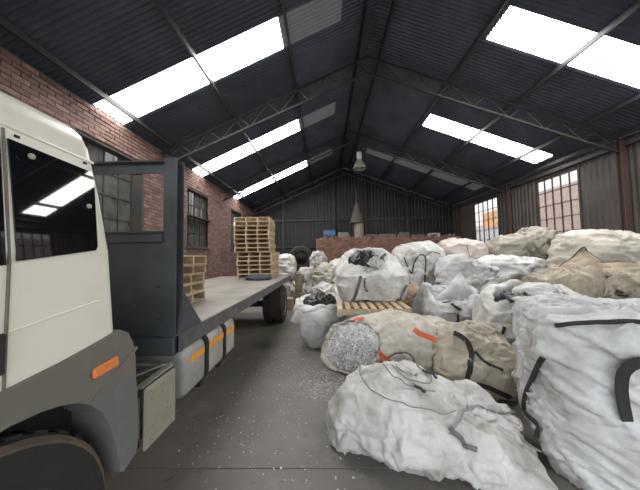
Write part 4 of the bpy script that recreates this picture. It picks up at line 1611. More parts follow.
    cD = Cloth([(0, 0, 0, 0.3, 0.3, 3), (0, 0, 0.01, 0.5, 0.42, 3), (0, 0, 0.2, 0.55, 0.47, 3), (0, 0, 0.45, 0.54, 0.47, 3), (0.02, 0.04, 0.62, 0.50, 0.42, 3), (0.03, 0.06, 0.76, 0.34, 0.3, 2.6), (0.05, 0.08, 0.83, 0.12, 0.1, 2.4), (0.05, 0.08, 0.84, 0.01, 0.01, 2)], 110, 84, (2.13, 3.72, 0), (0, 0, -8)).world()
    cD.push((1.9, 3.3, 0.7), 0.3, (0, 0.1, -0.1))
    cD.fold(41, 0.06, 0.02, 0.0, (0.3, 0, 1), 3.8, 0.015, 4, 1.8, 3.6).floor(0).sim(e=(1, 0.2, 0.3), k=0.32, grow=0.08, bend=2, goal=0.26, prio=4)
    cD.crease(8, [(0.3, 0, 1), (0.8, 0, 0.6)], 5.0, 0.022, 10, 0.004)
    cD.build('fabric', M['beige'], D)
    strap(cD, [(1.76, 3.50, 0.81), (1.90, 3.50, 0.74), (1.99, 3.50, 0.57), (1.97, 3.50, 0.37), (1.90, 3.50, 0.11), (1.80, 3.50, -0.17)], 0.07, 'black_strap', M['black_strap'], D)
    strap(cD, [(1.87, 3.50, 0.15), (2.04, 3.50, 0.11), (2.24, 3.50, 0.05), (2.50, 3.50, -0.06)], 0.06, 'black_strap', M['black_strap'], D)
    strap(cD, [(2.04, 3.50, 0.56), (2.13, 3.50, 0.45), (2.27, 3.50, 0.36), (2.41, 3.50, 0.30)], 0.035, 'black_strap', M['black_strap'], D)
    strap(cD, [(2.26, 3.40, -0.26), (2.37, 3.40, -0.21), (2.50, 3.40, -0.16)], 0.06, 'black_strap', M['black_strap'], D)

    # ---- open bag with black film, standing on the pallet
    I = bag('bulk_bag', 'big open white bulk bag with black film in its mouth on a pallet', 'bag', (1.04, 5.80, 0.937))
    cI = open_bag(I, (1.04, 5.80, 0.937), [(0, 0.62, 0.52), (0.05, 0.70, 0.58), (0.35, 0.78, 0.64), (0.62, 0.78, 0.64), (0.78, 0.69, 0.57), (0.90, 0.54, 0.44), (0.98, 0.40, 0.32)], 0.9, 0.28, M['white1'], 12, (0, 0, -4), (0.0, 0.62), jag=0.03, n=3.6, zmin=0.937, res=(110, 100),
                  pushes=[((0.4, 5.3, 1.95), 0.35, (-0.04, 0, 0.08)), ((1.6, 5.4, 1.9), 0.35, (0.05, 0, -0.08))], sim=dict(e=(1, 0, 0.35), k=0.20, grow=0.04, bend=2.5, goal=0.32))
    film('black_film', (0.90, 5.66, 1.84), 0.33, 0.24, 0.15, M['black_film'], I, 6, 60, (34, 6, 0), amp=0.55)
    k = Cloth([(0, 0, 0, 0.1, 0.1, 2), (0, 0, 0.02, 0.16, 0.09, 2), (0, 0, 0.08, 0.09, 0.05, 2), (0, 0, 0.1, 0.01, 0.01, 2)], 50, 24, (1.05, 5.40, 1.72), (30, 0, 0)).world()
    k.fold(8, 0.03, 0.05, 0.02, None, 3, 0, 4, 6, 9).build('white_scrap', M['white1'], I)
    strap(cI, [(0.74, 5.20, 1.48), (0.68, 5.20, 1.29), (0.62, 5.20, 1.10), (0.55, 5.20, 0.96)], 0.065, 'grey_strap', M['grey_strap'], I)
    strap(cI, [(1.68, 5.20, 1.28), (1.59, 5.20, 1.11), (1.51, 5.20, 0.92)], 0.06, 'grey_strap', M['grey_strap'], I)
    strap(cI, [(1.35, 5.50, 1.94), (1.21, 5.50, 1.81), (1.10, 5.50, 1.68)], 0.07, 'grey_strap', M['grey_strap'], I)
    strap(cI, [(0.83, 5.20, 1.44), (0.81, 5.20, 1.29), (0.87, 5.20, 1.16)], 0.04, 'mouth_tie', M['grey_strap'], I, 0.02)
    crumple('flattened_bag', 'flattened white bag beneath the pallet behind the spilled flakes', 'bag', (1.0, 5.45, 0.40), (0.70, 0.55, 0.42), M['white3'], 61, n=4.5, lump=0.008, prio=8, ztop=0.797)

    # ---- small open bag with black scraps beside the truck
    J = bag('bulk_bag', 'small open white bag of black scraps standing beside the rear wheel', 'bag', (-0.15, 5.6, 0))
    cJ = open_bag(J, (-0.15, 5.6, 0), [(0, 0.28, 0.26), (0.04, 0.34, 0.32), (0.35, 0.39, 0.36), (0.68, 0.46, 0.42), (0.88, 0.49, 0.44)], 0.84, 0.16, M['white1'], 14, (0, 0, 20), (0.08, 0.14), jag=0.04, n=3.4, sim=dict(e=(1, 0.6, 0), k=0.16, grow=0.05, bend=3, goal=0.3))
    K = [(0, 0, 0.92, 0.42, 0.38, 2.8), (0, 0, 0.95, 0.47, 0.42, 3), (0, 0, 0.90, 0.54, 0.49, 3.2), (0, 0, 0.72, 0.58, 0.53, 3.2), (0, 0, 0.52, 0.58, 0.52, 3), (0, 0, 0.51, 0.54, 0.49, 3), (0, 0, 0.7, 0.53, 0.48, 3), (0, 0, 0.87, 0.47, 0.42, 3)]
    cf = Cloth(K, 110, 60, (-0.15, 5.6, 0), (0, 0, 20))
    an = np.arctan2(cf.P[..., 1], cf.P[..., 0])
    low = np.clip((0.95 - cf.P[..., 2]) / 0.4, 0, 1)
    cf.P[..., 2] += low * (0.14 * np.sin(an * 2 + 2.6) + 0.10 * np.sin(an * 4 + 1)) + 0.08 * cf.P[..., 0] + 0.14 * cf.P[..., 1]
    cf.world().fold(15, 0.03, 0.02, 0.0, (0, 0, 1), 4, 0.03, 4)
    cf.build('folded_cuff', M['white2'], J)
    sheet_patch([(-0.56, 5.26, 0.90), (0.22, 5.10, 0.83), (-0.10, 5.04, 0.32), (-0.76, 5.20, 0.56)], 'folded_flap', M['white1'], J, 58, (0.0, -0.10, 0.05), 0.05)
    film('black_scraps', (-0.13, 5.58, 0.90), 0.38, 0.34, 0.16, M['black_film'], J, 16, 60, amp=0.6)

    # ---- squat strapped bag in the middle
    G = bag('bulk_bag', 'squat white bulk bag with one black strap in the middle of the pile', 'bag', (2.78, 5.42, 0))
    cG = open_bag(G, (2.78, 5.42, 0), [(0, 0.58, 0.5), (0.05, 0.68, 0.58), (0.4, 0.76, 0.56), (0.75, 0.75, 0.55), (0.92, 0.70, 0.54), (1.06, 0.60, 0.44)], 0.9, 0.2, M['white2'], 18, (0, 0, 6), (-0.05, 0.26), jag=0.07, n=3.2, lump=0.05, sim=dict(e=(0.3, 0, 1), k=0.36, grow=0.08, bend=2, goal=0.26))
    strap(cG, [(2.63, 5.00, 0.71), (2.61, 5.00, 0.57), (2.59, 5.00, 0.41)], 0.05, 'black_strap', M['black_strap'], G)
    strap(cG, [(2.49, 5.00, 0.92), (2.59, 5.00, 0.85), (2.69, 5.00, 0.79)], 0.05, 'black_strap', M['black_strap'], G)
    k = Cloth([(0, 0, 0, 0.5, 0.32, 2.4), (0, 0, 0.12, 0.5, 0.32, 2.4), (0, 0, 0.28, 0.34, 0.22, 2.4), (-0.1, 0, 0.40, 0.12, 0.08, 2), (-0.1, 0, 0.42, 0.01, 0.01, 2)], 80, 50, (2.66, 5.55, 0.86)).world()
    k.fold(19, 0.06, 0.05, 0.0, None, 3, 0, 4, 2.5, 3.2).sim(e=None, grow=0.16, bend=3, goal=0.22, prio=4).build('crumpled_liner', M['white2'], G)

    sheet_patch([(2.20, 5.15, 0.98), (2.52, 5.25, 1.20), (2.86, 5.30, 1.52), (3.05, 5.12, 1.02)], 'loose_flap', M['white2'], G, 56, (0, -0.06, 0.05), 0.04)
    crumple('crumpled_bag', 'loosely crumpled white bag heaped above the squat strapped bag', 'bag', (3.50, 6.25, 1.32), (0.70, 0.34, 0.44), M['white2'], 23, crump=0.06, lump=0.12, n=2.2, zmin=0.98, sim=dict(e=None, grow=0.12, bend=1.0, goal=0.32), prio=5, cs=2.8, ca=0.06, csc=4.0)
    crumple('bulk_bag', 'greyish white bag buried under the loosely crumpled white bag', 'bag', (3.62, 6.4, 0.48), (0.60, 0.32, 0.52), M['white3'], 24, n=3.5, lump=0.02, prio=9, ztop=0.97)

    # ---- open bag behind the big bag
    Fb = bag('bulk_bag', 'open white bulk bag with ragged dark mouth behind the large taut bag', 'bag', (3.42, 4.25, 0))
    cF = open_bag(Fb, (3.42, 4.25, 0), [(0, 0.6, 0.5), (0.05, 0.68, 0.56), (0.5, 0.75, 0.60), (0.95, 0.75, 0.58), (1.12, 0.70, 0.52), (1.24, 0.58, 0.42)], 0.86, 0.22, M['white1'], 27, (0, 0, -12), (0.03, 0.26), jag=0.05, n=3.2, lump=0.05, sim=dict(e=(0.7, 0, 0.7), k=0.32, grow=0.08, bend=2, goal=0.26))
    film('dark_mouth_fill', (3.16, 4.14, 1.12), 0.28, 0.20, 0.10, M['black_film'], Fb, 28)  # crumpled dark piece filling the left part of the open mouth
    k = Cloth([(0, 0, 0, 0.34, 0.24, 2.4), (0, 0, 0.12, 0.34, 0.24, 2.4), (0, 0, 0.22, 0.2, 0.16, 2.4), (0, 0, 0.26, 0.01, 0.01, 2)], 70, 40, (3.62, 4.28, 1.12)).world()
    k.fold(29, 0.05, 0.04, 0.0, None, 3, 0, 4, 2.5, 4).build('crumpled_liner', M['white1'], Fb)
    strap(cF, [(2.61, 3.70, 0.83), (2.55, 3.70, 0.72), (2.46, 3.70, 0.62)], 0.04, 'black_strap', M['black_strap'], Fb)
    strap(cF, [(2.73, 3.70, 1.02), (2.82, 3.70, 0.96), (2.88, 3.70, 0.87)], 0.05, 'black_strap', M['black_strap'], Fb)
    strap(cF, [(3.56, 3.70, 1.17), (3.62, 3.70, 1.20), (3.73, 3.70, 1.16), (3.79, 3.70, 1.08), (3.72, 3.70, 1.05), (3.61, 3.70, 1.11)], 0.035, 'lifting_loop', M['black_strap'], Fb, 0.02, 0.014, 40, 0.04)

    # ---- upright bag and what it stands on
    crumple('bulk_bag', 'squashed cream bag under the tall upright strapped bag', 'bag', (2.66, 7.1, 0.48), (0.64, 0.46, 0.53), M['cream'], 34, n=3.2, lump=0.03, prio=8, ztop=0.97)
    Kb = bag('bulk_bag', 'tall upright white bulk bag with thin black loops behind the open bag', 'bag', (2.66, 7.15, 0.98))
    cK = Cloth([(0, 0, 0, 0.3, 0.3, 3), (0, 0, 0.01, 0.56, 0.5, 3.4), (0, 0, 0.1, 0.62, 0.54, 3.8), (0, 0, 0.6, 0.65, 0.56, 3.6), (0, 0, 1.0, 0.63, 0.54, 3.4), (0, 0, 1.14, 0.55, 0.46, 3), (0.03, 0, 1.23, 0.4, 0.33, 2.6), (0.05, 0, 1.29, 0.25, 0.2, 2.4), (0.05, 0, 1.31, 0.01, 0.01, 2)], 100, 84, (2.66, 7.15, 0.98), (0, 0, 4)).world()
    cK.push((3.0, 6.8, 2.3), 0.3, (0.05, 0, 0.06)).fold(35, 0.04, 0.01, 0.0, (0, 0, 1), 3.6, 0.01, 5).floor(0.98).sim(e=(1, 0, 0.2), k=0.26, grow=0.06, bend=2, goal=0.28, prio=4)
    cK.crease(9, [(0.1, 0, 1), (0.4, 0, 1)], 5.5, 0.022, 12)
    cK.build('fabric', M['white1'], Kb)
    strap(cK, [(2.04, 6.40, 1.86), (2.14, 6.40, 1.58), (2.22, 6.40, 1.42), (2.30, 6.40, 1.73), (2.48, 6.40, 1.93), (2.59, 6.40, 1.83), (2.56, 6.40, 1.46), (2.53, 6.40, 1.05)], 0.03, 'loop_strap', M['black_strap'], Kb)
    strap(cK, [(1.96, 6.40, 1.47), (2.09, 6.40, 1.31), (2.17, 6.40, 1.16)], 0.04, 'loop_strap', M['black_strap'], Kb)
    strap(cK, [(2.59, 6.40, 1.88), (2.74, 6.40, 1.98), (2.95, 6.40, 1.93)], 0.025, 'loop_strap', M['grey_strap'], Kb)

    # ---- upper layer of the pile
    S = lambda e=(0, 0.3, 1), k=0.32, grow=0.08, bend=2, goal=0.26: dict(e=e, k=k, grow=grow, bend=bend, goal=goal)
    crumple('bulk_bag', 'grey bag buried under the round pinkish bag', 'bag', (4.35, 8.25, 0.64), (0.66, 0.6, 0.7), M['white3'], 36, n=3.2, lump=0.03, prio=9, ztop=1.29)
    crumple('bulk_bag', 'round pinkish bulk bag with thin dark cord below the far window', 'bag', (4.38, 8.2, 1.84), (0.74, 0.62, 0.56), M['pink'], 37, n=2.6, lump=0.05, zmin=1.30, sim=S((1, 0, 0.2)), prio=6,
            straps=[([(0.60, 0.45), (0.68, 0.42), (0.78, 0.44), (0.9, 0.5)], 0.02, 'dark_cord', M['grey_strap']), ([(0.74, 0.2), (0.742, 0.45), (0.75, 0.7)], 0.02, 'dark_cord', M['grey_strap'])])
    crumple('bulk_bag', 'bag buried under the long smooth white bag', 'bag', (5.2, 6.9, 0.46), (0.85, 0.5, 0.52), M['white3'], 38, n=3.2, lump=0.03, prio=9, ztop=0.94)
    crumple('bulk_bag', 'long smooth white bulk bag lying beneath the dusty khaki bags', 'bag', (5.28, 6.95, 1.36), (1.06, 0.52, 0.44), M['white2'], 39, rot=(0, 9, 3), n=2.5, lump=0.05, zmin=0.95, sim=S((0.3, 0.3, 1), 0.3), prio=5, ca=0.045, csc=3.6)
    crumple('bulk_bag', 'buried bag at the wall under the khaki bags', 'bag', (6.35, 8.25, 0.85), (0.95, 0.6, 0.90), M['white3'], 42, n=3.4, lump=0.03, prio=9, ztop=1.69)
    crumple('bulk_bag', 'dusty khaki bag with slack folds below the near paned window', 'bag', (6.35, 8.05, 2.12), (1.12, 0.56, 0.46), M['khaki'], 43, rot=(0, -9, 0), n=2.3, lump=0.10, crump=0.03, zmin=1.70, sim=S((0.4, 0.3, 1), 0.3, 0.1, 1.5, 0.3), prio=6, ca=0.075, csc=3.2)
    crumple('bulk_bag', 'bag at the wall buried under the wide cream bag', 'bag', (6.75, 5.75, 0.55), (0.95, 0.6, 0.6), M['white3'], 44, n=3.4, lump=0.03, prio=9, ztop=1.09)
    crumple('bulk_bag', 'wide cream bulk bag with long sagging folds against the sheet wall', 'bag', (6.65, 5.75, 1.68), (1.15, 0.66, 0.66), M['cream'], 45, rot=(0, 13, -4), n=2.7, lump=0.05, d=(1.0, 0.1, -0.18), dfold=0.02, zmin=1.10, res=(110, 84), sim=S((0.3, 0.3, 1), 0.42, 0.04, 1.6), prio=4, ca=0.07, csc=3.4)
    crumple('bulk_bag', 'buried bag carrying the sand coloured sheets', 'bag', (5.0, 4.85, 0.42), (0.8, 0.42, 0.46), M['white3'], 46, n=3.4, lump=0.03, prio=9, ztop=0.85)
    crumple('plastic_bundle', 'crumpled sand coloured plastic sheeting behind the open ragged bag', 'bundle', (4.52, 4.85, 1.13), (0.56, 0.36, 0.32), M['sand'], 47, n=2.2, crump=0.12, lump=0.13, cs=3.2, fine=0.02, zmin=0.86, prio=5, res=(120, 90))
    crumple('plastic_bundle', 'crumpled pale sheeting with sandy stains behind the large taut bag', 'bundle', (5.66, 4.70, 1.18), (0.60, 0.36, 0.36), M['sand'], 48, n=2.2, crump=0.13, lump=0.13, cs=3.0, fine=0.02, zmin=0.86, prio=6, res=(120, 90))
    for lab, cs_, bl, sd in (('brown woven sack with dark hems standing up like a tent on the sandy sheeting', [(4.35, 4.95, 1.40), (5.22, 5.05, 2.02), (5.75, 5.02, 1.48), (4.75, 4.72, 1.22)], (0.0, -0.12, 0.10), 49),
                              ('brown woven sack lying folded in front of the wide cream bag', [(5.20, 4.95, 1.66), (5.85, 5.05, 1.72), (6.35, 4.85, 1.46), (5.62, 4.55, 1.30)], (0.05, -0.10, 0.12), 52),
                              ('pale sack mouth with dark rim behind the sandy sheeting', [(4.62, 5.08, 1.58), (5.0, 5.12, 1.72), (5.05, 4.98, 1.45), (4.55, 4.92, 1.38)], (0.0, -0.05, 0.06), 54)):
        if PHASE:
            r = bag('woven_sack', lab, 'sack', cs_[3], 'brown sacks on the pile')
            sheet_patch(cs_, 'fabric', M['brown_sack'] if sd != 54 else M['sand'], r, sd, bl, 0.05, hem=M['black_strap'], hem_r=0.012)
    if PHASE:
        tag(sheet_patch([(3.28, 5.55, 1.02), (3.62, 5.42, 1.36), (3.98, 5.40, 1.40), (3.92, 5.46, 1.02)], 'plastic_sheet', M['white1'], None, 57, (0, -0.06, 0), 0.03, origin=(3.6, 5.5, 1.02)), 'stiff white sheet standing up between the squat bag and the ragged bag', 'sheet')
    if PHASE:
        for lab, cs_, m, sd in (('torn sandy film standing up in the middle of the sheeting', [(4.75, 4.62, 1.20), (5.05, 4.58, 1.62), (5.45, 4.60, 1.50), (5.35, 4.40, 1.16)], 'sand', 61),
                                ('creased grey film over the right end of the sandy sheeting', [(5.50, 4.55, 1.50), (6.15, 4.60, 1.60), (6.25, 4.32, 1.25), (5.45, 4.30, 1.22)], 'khaki', 62),
                                ('creased cream film at the left end of the sandy sheeting', [(3.95, 4.70, 1.15), (4.45, 4.72, 1.46), (4.70, 4.45, 1.30), (4.15, 4.42, 1.05)], 'cream', 63),
                                ('crumpled white film hanging over the loosely crumpled bag', [(2.95, 5.98, 1.30), (3.45, 6.0, 1.62), (3.80, 5.85, 1.30), (3.15, 5.80, 1.05)], 'white1', 64)):
            o_ = sheet_patch(cs_, 'plastic_film', M[m], None, sd, (0, -0.08, 0.08), 0.10, 44, 0.006, 4.5, cs_[3])
            tag(o_, lab, 'film', 'loose films on the pile')
    crumple('bulk_bag', 'white bag end showing between the large taut bag and sandy sheets', 'bag', (4.85, 3.78, 0.58), (0.58, 0.42, 0.60), M['white2'], 53, n=3.0, lump=0.06, sim=S((0.5, 0, 1)), prio=6)

    # ---- rubbish between the pallet and the upright bag
    for i, (x, y, z, s, m, lab) in enumerate([(1.98, 6.05, 0.32, 0.33, 'cream', 'low cream bundle beside the pallet'), (2.0, 6.2, 0.86, 0.27, 'rust', 'rusty orange crumpled plastic bundle on the low cream bundle'), (1.72, 5.05, 0.3, 0.28, 'beige', 'beige rag bundle on the floor right of the pallet')]):
        crumple('plastic_bundle', lab, 'bundle', (x, y, z), (s, s * 0.9, s * 1.0), M[m], 70 + i, n=2.2, crump=0.03, lump=0.07, sim=S(None, 0, 0.2, 2, 0.22), prio=8, res=(60, 46))

    # ---- far heap of bundles beside the truck tail
    far = [(-0.95, 9.9, 0.42, 0.43, 'white3', 'grey white bundle at the foot of the far heap'), (-0.25, 9.45, 0.40, 0.42, 'white1', 'white bundle at the foot of the far heap nearest the open bag'), (0.50, 9.7, 0.46, 0.46, 'cream', 'cream bundle at the right foot of the far heap'),
           (-0.72, 10.1, 1.14, 0.38, 'white3', 'pale bundle in the middle of the far heap beside the drum'), (-0.05, 10.0, 1.10, 0.40, 'cream', 'cream bundle in the middle of the far heap'), (0.62, 10.1, 1.22, 0.42, 'white1', 'white bundle of the far heap behind the open bag'),
           (-0.35, 10.3, 1.72, 0.33, 'white3', 'grey bundle on top of the far heap'), (0.35, 7.6, 0.40, 0.44, 'white1', 'white bag lying between far heap and big open bag'), (-0.25, 7.3, 0.30, 0.32, 'white2', 'crushed white bag behind the small open bag')]
    for i, (x, y, z, s, m, lab) in enumerate(far):
        crumple('bagged_bundle', lab, 'bundle', (x, y, z), (s * 0.88, s * 0.72, s * 0.92), M[m], 80 + i, n=2.3, crump=0.11, lump=0.12, cs=3.0, group='far heap of bundles', res=(60, 46), sim=S(None, 0, 0.15, 0.6, 0.3), prio=6 + 0.1 * i)

    # ---- white bags behind the truck tail
    crumple('bulk_bag', 'pale bag standing on the floor behind the truck tail', 'bag', (-1.75, 10.4, 0.5), (0.5, 0.45, 0.51), M['white3'], 95, n=3.4, lump=0.03, group='bags behind the truck', prio=8)
    crumple('bulk_bag', 'upright white bag peeping over the rear end of the truck bed', 'bag', (-1.68, 10.35, 1.54), (0.44, 0.4, 0.54), M['white1'], 96, n=3.2, lump=0.03, zmin=1.01, group='bags behind the truck', sim=S((1, 0, 0.3), 0.15), prio=6)
    t = Cloth([(0, 0, 0.0, 0.30, 0.2, 2.5), (0, 0, 0.02, 0.36, 0.25, 2.5), (0, 0, 0.08, 0.36, 0.24, 2.5), (0, 0, 0.12, 0.26, 0.16, 2.5), (0, 0, 0.125, 0.01, 0.01, 2)], 60, 30, (-1.95, 7.12, 1.275)).world().fold(3, 0.01, 0.02, 0.008).floor(1.272)
    tag(t.build('tarpaulin', M['tarp'], origin=(-1.95, 7.12, 1.272)), 'folded dark tarpaulin lying before the tall pallet stack', 'tarpaulin')


M['rust'] = bagmat('rusty_orange_plastic', (0.48, 0.28, 0.17), (0.5, 0.44, 0.36), 0.45, 0.7)
M['tarp'] = mat('dark_blue_tarpaulin', (0.03, 0.036, 0.05), 0.5, 0, [(6, (0.06, 0.07, 0.09), 0.5, 0.7)])
PHASE = 0
bags()
run_sim()
PHASE = 1
bags()

tag(MB().lathe([(0.30, -0.12), (0.36, -0.15), (0.52, -0.15), (0.60, -0.09), (0.60, 0.09), (0.52, 0.15), (0.36, 0.15), (0.30, 0.12)], 32, 1, (-1.15, 11.6, 1.85)).build('tractor_tyre', M['rubber'], None, True, True, (-1.15, 11.6, 1.24)), 'large black tyre standing behind the upright white bag', 'tyre')
cr = thing('wooden_crate', 'wooden crate under the large black tyre', 'crate', (-1.15, 11.6, 0))
for k in range(5):
    MB().box(-1.75, -0.55, 11.25, 11.28, 0.02 + k * 0.25, 0.24 + k * 0.25).build('slat', M['wood'], cr)
    MB().box(-1.75, -0.55, 11.92, 11.95, 0.02 + k * 0.25, 0.24 + k * 0.25).build('slat', M['wood'], cr)
for x in (-1.75, -0.60):
    MB().box(x, x + 0.05, 11.28, 11.92, 0.0, 1.22).build('end_panel', M['wood'], cr)
MB().box(-1.75, -0.55, 11.25, 11.95, 1.22, 1.245).build('lid', M['wood'], cr)
MD = mat('brown_drum', (0.22, 0.185, 0.12), 0.7, 0, [(6, (0.13, 0.1, 0.07), 0.45, 0.7)])
dr = thing('fibre_drum', 'olive brown drum standing at the rear corner of the truck bed', 'drum', (-1.02, 9.2, 0))
auto_smooth(MB().lathe([(0.11, 0), (0.13, 0.01), (0.13, 1.28), (0.12, 1.29)], 24, 2, (-1.02, 9.2, 0.0)).build('body', MD, dr))
for z in (0.03, 0.64, 1.26):
    auto_smooth(MB().lathe([(0.132, z - 0.015), (0.138, z), (0.132, z + 0.015)], 24, 2, (-1.02, 9.2, 0)).build('hoop', M['steel_rust'], dr))
tag(MB().box(-1.50, -1.20, 8.9, 9.2, 0, 0.42, bev=0.01).build('wooden_block', M['wood'], None, False, True, (-1.35, 9.05, 0)), 'brown wooden block on the floor under the truck tail', 'block')

# ------------------------------------------------------------------ brick partition at the back with stored things
MP = bpy.data.materials.new('stacked_brick_partition')
MP.use_nodes = True
nt = MP.node_tree
br = nt.nodes.new('ShaderNodeTexBrick')
tc = nt.nodes.new('ShaderNodeNewGeometry')
mp = nt.nodes.new('ShaderNodeMapping')
mp.inputs['Rotation'].default_value = (R(90), 0, 0)
nt.links.new(tc.outputs['Position'], mp.inputs[0])
nt.links.new(mp.outputs[0], br.inputs['Vector'])
br.inputs['Color1'].default_value = (0.34, 0.20, 0.14, 1)
br.inputs['Color2'].default_value = (0.24, 0.13, 0.09, 1)
br.inputs['Mortar'].default_value = (0.09, 0.06, 0.05, 1)
br.inputs['Scale'].default_value = 4.3
br.inputs['Mortar Size'].default_value = 0.03
br.inputs['Brick Width'].default_value = 1.0
br.inputs['Row Height'].default_value = 0.37
nt.links.new(br.outputs[0], nt.nodes['Principled BSDF'].inputs['Base Color'])
nt.nodes['Principled BSDF'].inputs['Roughness'].default_value = 0.9
ZT = 2.90
wp = structure(MB().box(-0.5, 7.4, 13.5, 14.6, 0, ZT).build('wall_partition', MP, origin=(3.4, 14, 0)))
wp['label'] = 'long stack of red bricks before the back wall'
pb = MB()
for i in range(20):
    z = 1.20 + i * 0.085
    x = -0.5 + (0.1 if i % 2 else 0.0)
    while x < 7.2:
        dy = random.uniform(0.0, 0.05)
        rz = Matrix.Rotation(random.uniform(-0.05, 0.05), 3, 'Z')
        pb.box(x, x + 0.205, 13.40 + dy, 13.50 + dy, z, z + 0.072, rot=rz)
        x += 0.225
vary(M_pb := mat('loose_stacked_brick', (0.2, 0.1, 0.08), 0.9), [(0.22, 0.12, 0.085), (0.30, 0.18, 0.13), (0.16, 0.085, 0.065), (0.27, 0.15, 0.11)])
pbo = pb.build('stacked_bricks', M_pb, wp)
pbo['kind'] = 'stuff'
lb = MB()
for i in range(70):
    x, y = -0.4 + 7.5 * i / 70 + random.uniform(-0.02, 0.02), random.uniform(13.45, 13.5)
    for k in range(random.choice((0, 1, 1, 2))):
        lb.box(x, x + 0.1, y, y + 0.1, ZT + 0.001 + 0.071 * k, ZT + 0.07 + 0.071 * k, rot=Matrix.Rotation(random.uniform(-0.2, 0.2), 3, 'Z'))
lbo = lb.build('loose_bricks', M_pb, None, False, True, (3.3, 13.5, ZT))
tag(lbo, 'loose bricks along the front edge of the brick stack', 'bricks', None, 'stuff')


def simple(name, mb, m, label, cat, o, smooth=False):
    ob = mb.build(name, m, None, smooth, True, o)
    return tag(auto_smooth(ob) if smooth else ob, label, cat)


simple('plastic_drum', MB().lathe([(0.2, -0.35), (0.26, -0.33), (0.26, 0.33), (0.2, 0.35), (0.06, 0.36)], 20, 0, (0.25, 13.9, ZT + 0.262)), mat('blue_plastic', (0.05, 0.10, 0.2), 0.5), 'blue plastic drum lying on the brick stack', 'drum', (0.25, 13.9, ZT), True)
simple('metal_canister', MB().box(0.72, 1.35, 13.7, 14.1, ZT + 0.002, ZT + 0.36, bev=0.06), mat('olive_tin', (0.16, 0.16, 0.12), 0.6), 'olive canister on the brick stack next to the blue drum', 'canister', (1.0, 13.9, ZT))
hop = thing('extractor_hopper', 'dusty cone topped extractor barrel standing on the brick stack', 'hopper', (1.95, 14.0, ZT))
HM = mat('dusty_hopper', (0.26, 0.225, 0.18), 0.8, 0, [(3, (0.14, 0.12, 0.1), 0.45, 0.7)])
auto_smooth(MB().lathe([(0.26, ZT + 0.002), (0.28, ZT + 0.02), (0.28, 3.75), (0.26, 3.77)], 20, 2, (1.95, 14.0, 0)).build('barrel', HM, hop))
auto_smooth(MB().lathe([(0.30, 3.76), (0.40, 3.8), (0.34, 4.1), (0.2, 4.5), (0.1, 4.9), (0.05, 4.95)], 20, 2, (1.85, 14.0, 0)).build('cone', mat('sooty_cone', (0.10, 0.085, 0.07), 0.8), hop), 50)
MB().tube([(1.85, 14, 4.9), (1.85, 14, 5.6), (1.9, 14.3, 5.9)], 0.05, 10).build('pipe', M['steel_dark'], hop)
for i, (x, w, h, col, lab) in enumerate([(2.65, 0.3, 0.2, (0.1, 0.085, 0.08), 'dark box on the brick stack right of the extractor'), (3.5, 0.5, 0.22, (0.13, 0.125, 0.11), 'wide grey bundle on the brick stack'), (4.45, 0.30, 0.30, (0.10, 0.11, 0.10), 'dark green box on the brick stack'),
                                        (5.2, 0.36, 0.16, (0.12, 0.10, 0.09), 'low brown box on the brick stack'), (6.1, 0.30, 0.22, (0.55, 0.55, 0.53), 'white carton on the right of the brick stack'), (7.0, 0.28, 0.14, (0.1, 0.09, 0.09), 'small dark box at the right end of the brick stack')]):
    bx = Cloth([(0, 0, 0, w * 0.9, 0.18, 7), (0, 0, 0.02, w, 0.2, 7), (0, 0, h * 0.9, w, 0.2, 7), (0, 0, h, w * 0.85, 0.16, 6), (0, 0, h + 0.004, 0.02, 0.02, 4)], 40, 22, (x, 13.85, ZT)).world().fold(110 + i, 0.012, 0.012, 0).floor(ZT)
    tag(bx.build('storage_box', mat('stored_box', col, 0.7, 0, [(6, tuple(q * 0.6 for q in col), 0.45, 0.7)]), None, (x, 13.85, ZT)), lab, 'box', 'things on the brick stack')

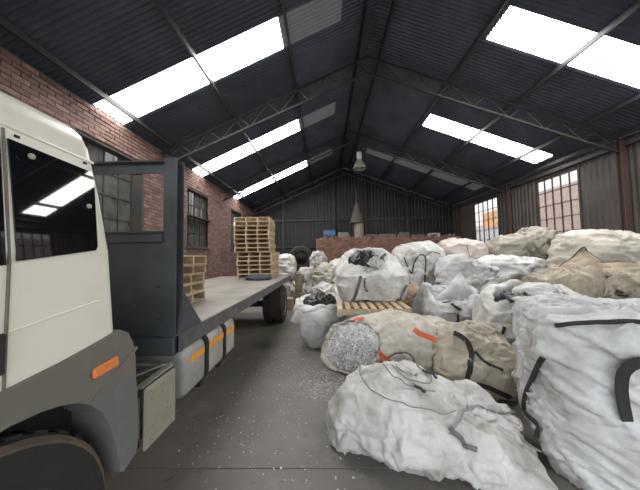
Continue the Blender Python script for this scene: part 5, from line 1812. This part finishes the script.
# ------------------------------------------------------------------ hanging lamp
lamp = thing('bay_lamp', 'unlit grey bell lamp hanging under the ridge', 'lamp', (1.58, 10.7, 6.95))
MB().tube([(1.58, 10.7, 7.0), (1.58, 10.7, 6.5)], 0.015, 8).build('rod', M['steel_dark'], lamp)
LW = mat('lamp_housing', (0.5, 0.5, 0.48), 0.5)
auto_smooth(MB().lathe([(0.05, 6.52), (0.11, 6.50), (0.11, 6.22), (0.08, 6.18)], 20, 2, (1.58, 10.7, 0)).build('ballast', LW, lamp))
auto_smooth(MB().lathe([(0.07, 6.20), (0.13, 6.12), (0.22, 5.95), (0.27, 5.80), (0.28, 5.76), (0.25, 5.77), (0.2, 5.93), (0.08, 6.1)], 28, 2, (1.58, 10.7, 0)).build('shade', mat('lamp_shade', (0.30, 0.29, 0.26), 0.45, 0.3), lamp), 50)
auto_smooth(MB().lathe([(0.03, 6.1), (0.07, 6.0), (0.08, 5.9), (0.05, 5.84), (0.01, 5.82)], 16, 2, (1.58, 10.7, 0)).build('bulb', mat('lamp_bulb', (0.6, 0.6, 0.56), 0.2), lamp))

# orange board fixed to the yard wall outside the far window
tag(MB().box(12.9, 12.998, 18.6, 20.2, 4.0, 5.2).build('orange_board', mat('orange_board', (0.9, 0.4, 0.05), 0.7), None, False, True, (12.95, 19.4, 4.0)), 'orange board on the yard wall seen through the far window', 'board')

# ------------------------------------------------------------------ loose flakes on the floor
fp = []
for cx, cy, sx, sy, n in ((-0.05, 3.75, 0.22, 0.28, 620), (0.1, 4.5, 0.35, 0.5, 200), (-0.4, 3.1, 0.6, 0.9, 200), (-0.2, 2.2, 0.7, 0.6, 80), (-0.6, 4.6, 0.5, 1.0, 200), (-0.5, 6.4, 0.4, 1.2, 160), (-0.9, 2.4, 0.4, 0.8, 50)):
    q = rng.normal(0, 1, (n, 2)) * (sx, sy) + (cx, cy)
    fp.append(q)
fp = np.concatenate(fp)
fp = np.hstack([fp, np.full((len(fp), 1), 0.004)])
flakes(fp, np.tile((0, 0, 1), (len(fp), 1)), 'floor_flakes', 'loose white plastic flakes scattered over the concrete floor', M['flake_white'], 0.007, None, (0, 4, 0))

# scraps
for lab, cs_, col, sd in (('green plastic strip on the floor near the olive drum', [(-0.95, 8.6, 0.02), (-0.55, 8.55, 0.03), (-0.5, 8.7, 0.05), (-0.9, 8.75, 0.02)], (0.10, 0.42, 0.16), 1),
                          ('green plastic scrap in front of the pallet', [(0.52, 4.50, 0.88), (0.72, 4.46, 0.90), (0.74, 4.42, 0.80), (0.55, 4.44, 0.80)], (0.12, 0.36, 0.2), 2),
                          ('pale blue scrap in the sandy sheeting', [(4.40, 4.50, 1.36), (4.58, 4.48, 1.42), (4.62, 4.44, 1.33), (4.42, 4.46, 1.30)], (0.35, 0.55, 0.62), 3)):
    tag(sheet_patch(cs_, 'plastic_scrap', mat('scrap_plastic', col, 0.5), None, sd, (0, 0, 0.02), 0.012, 12, 0.004, 8.0, cs_[0]), lab, 'scrap')
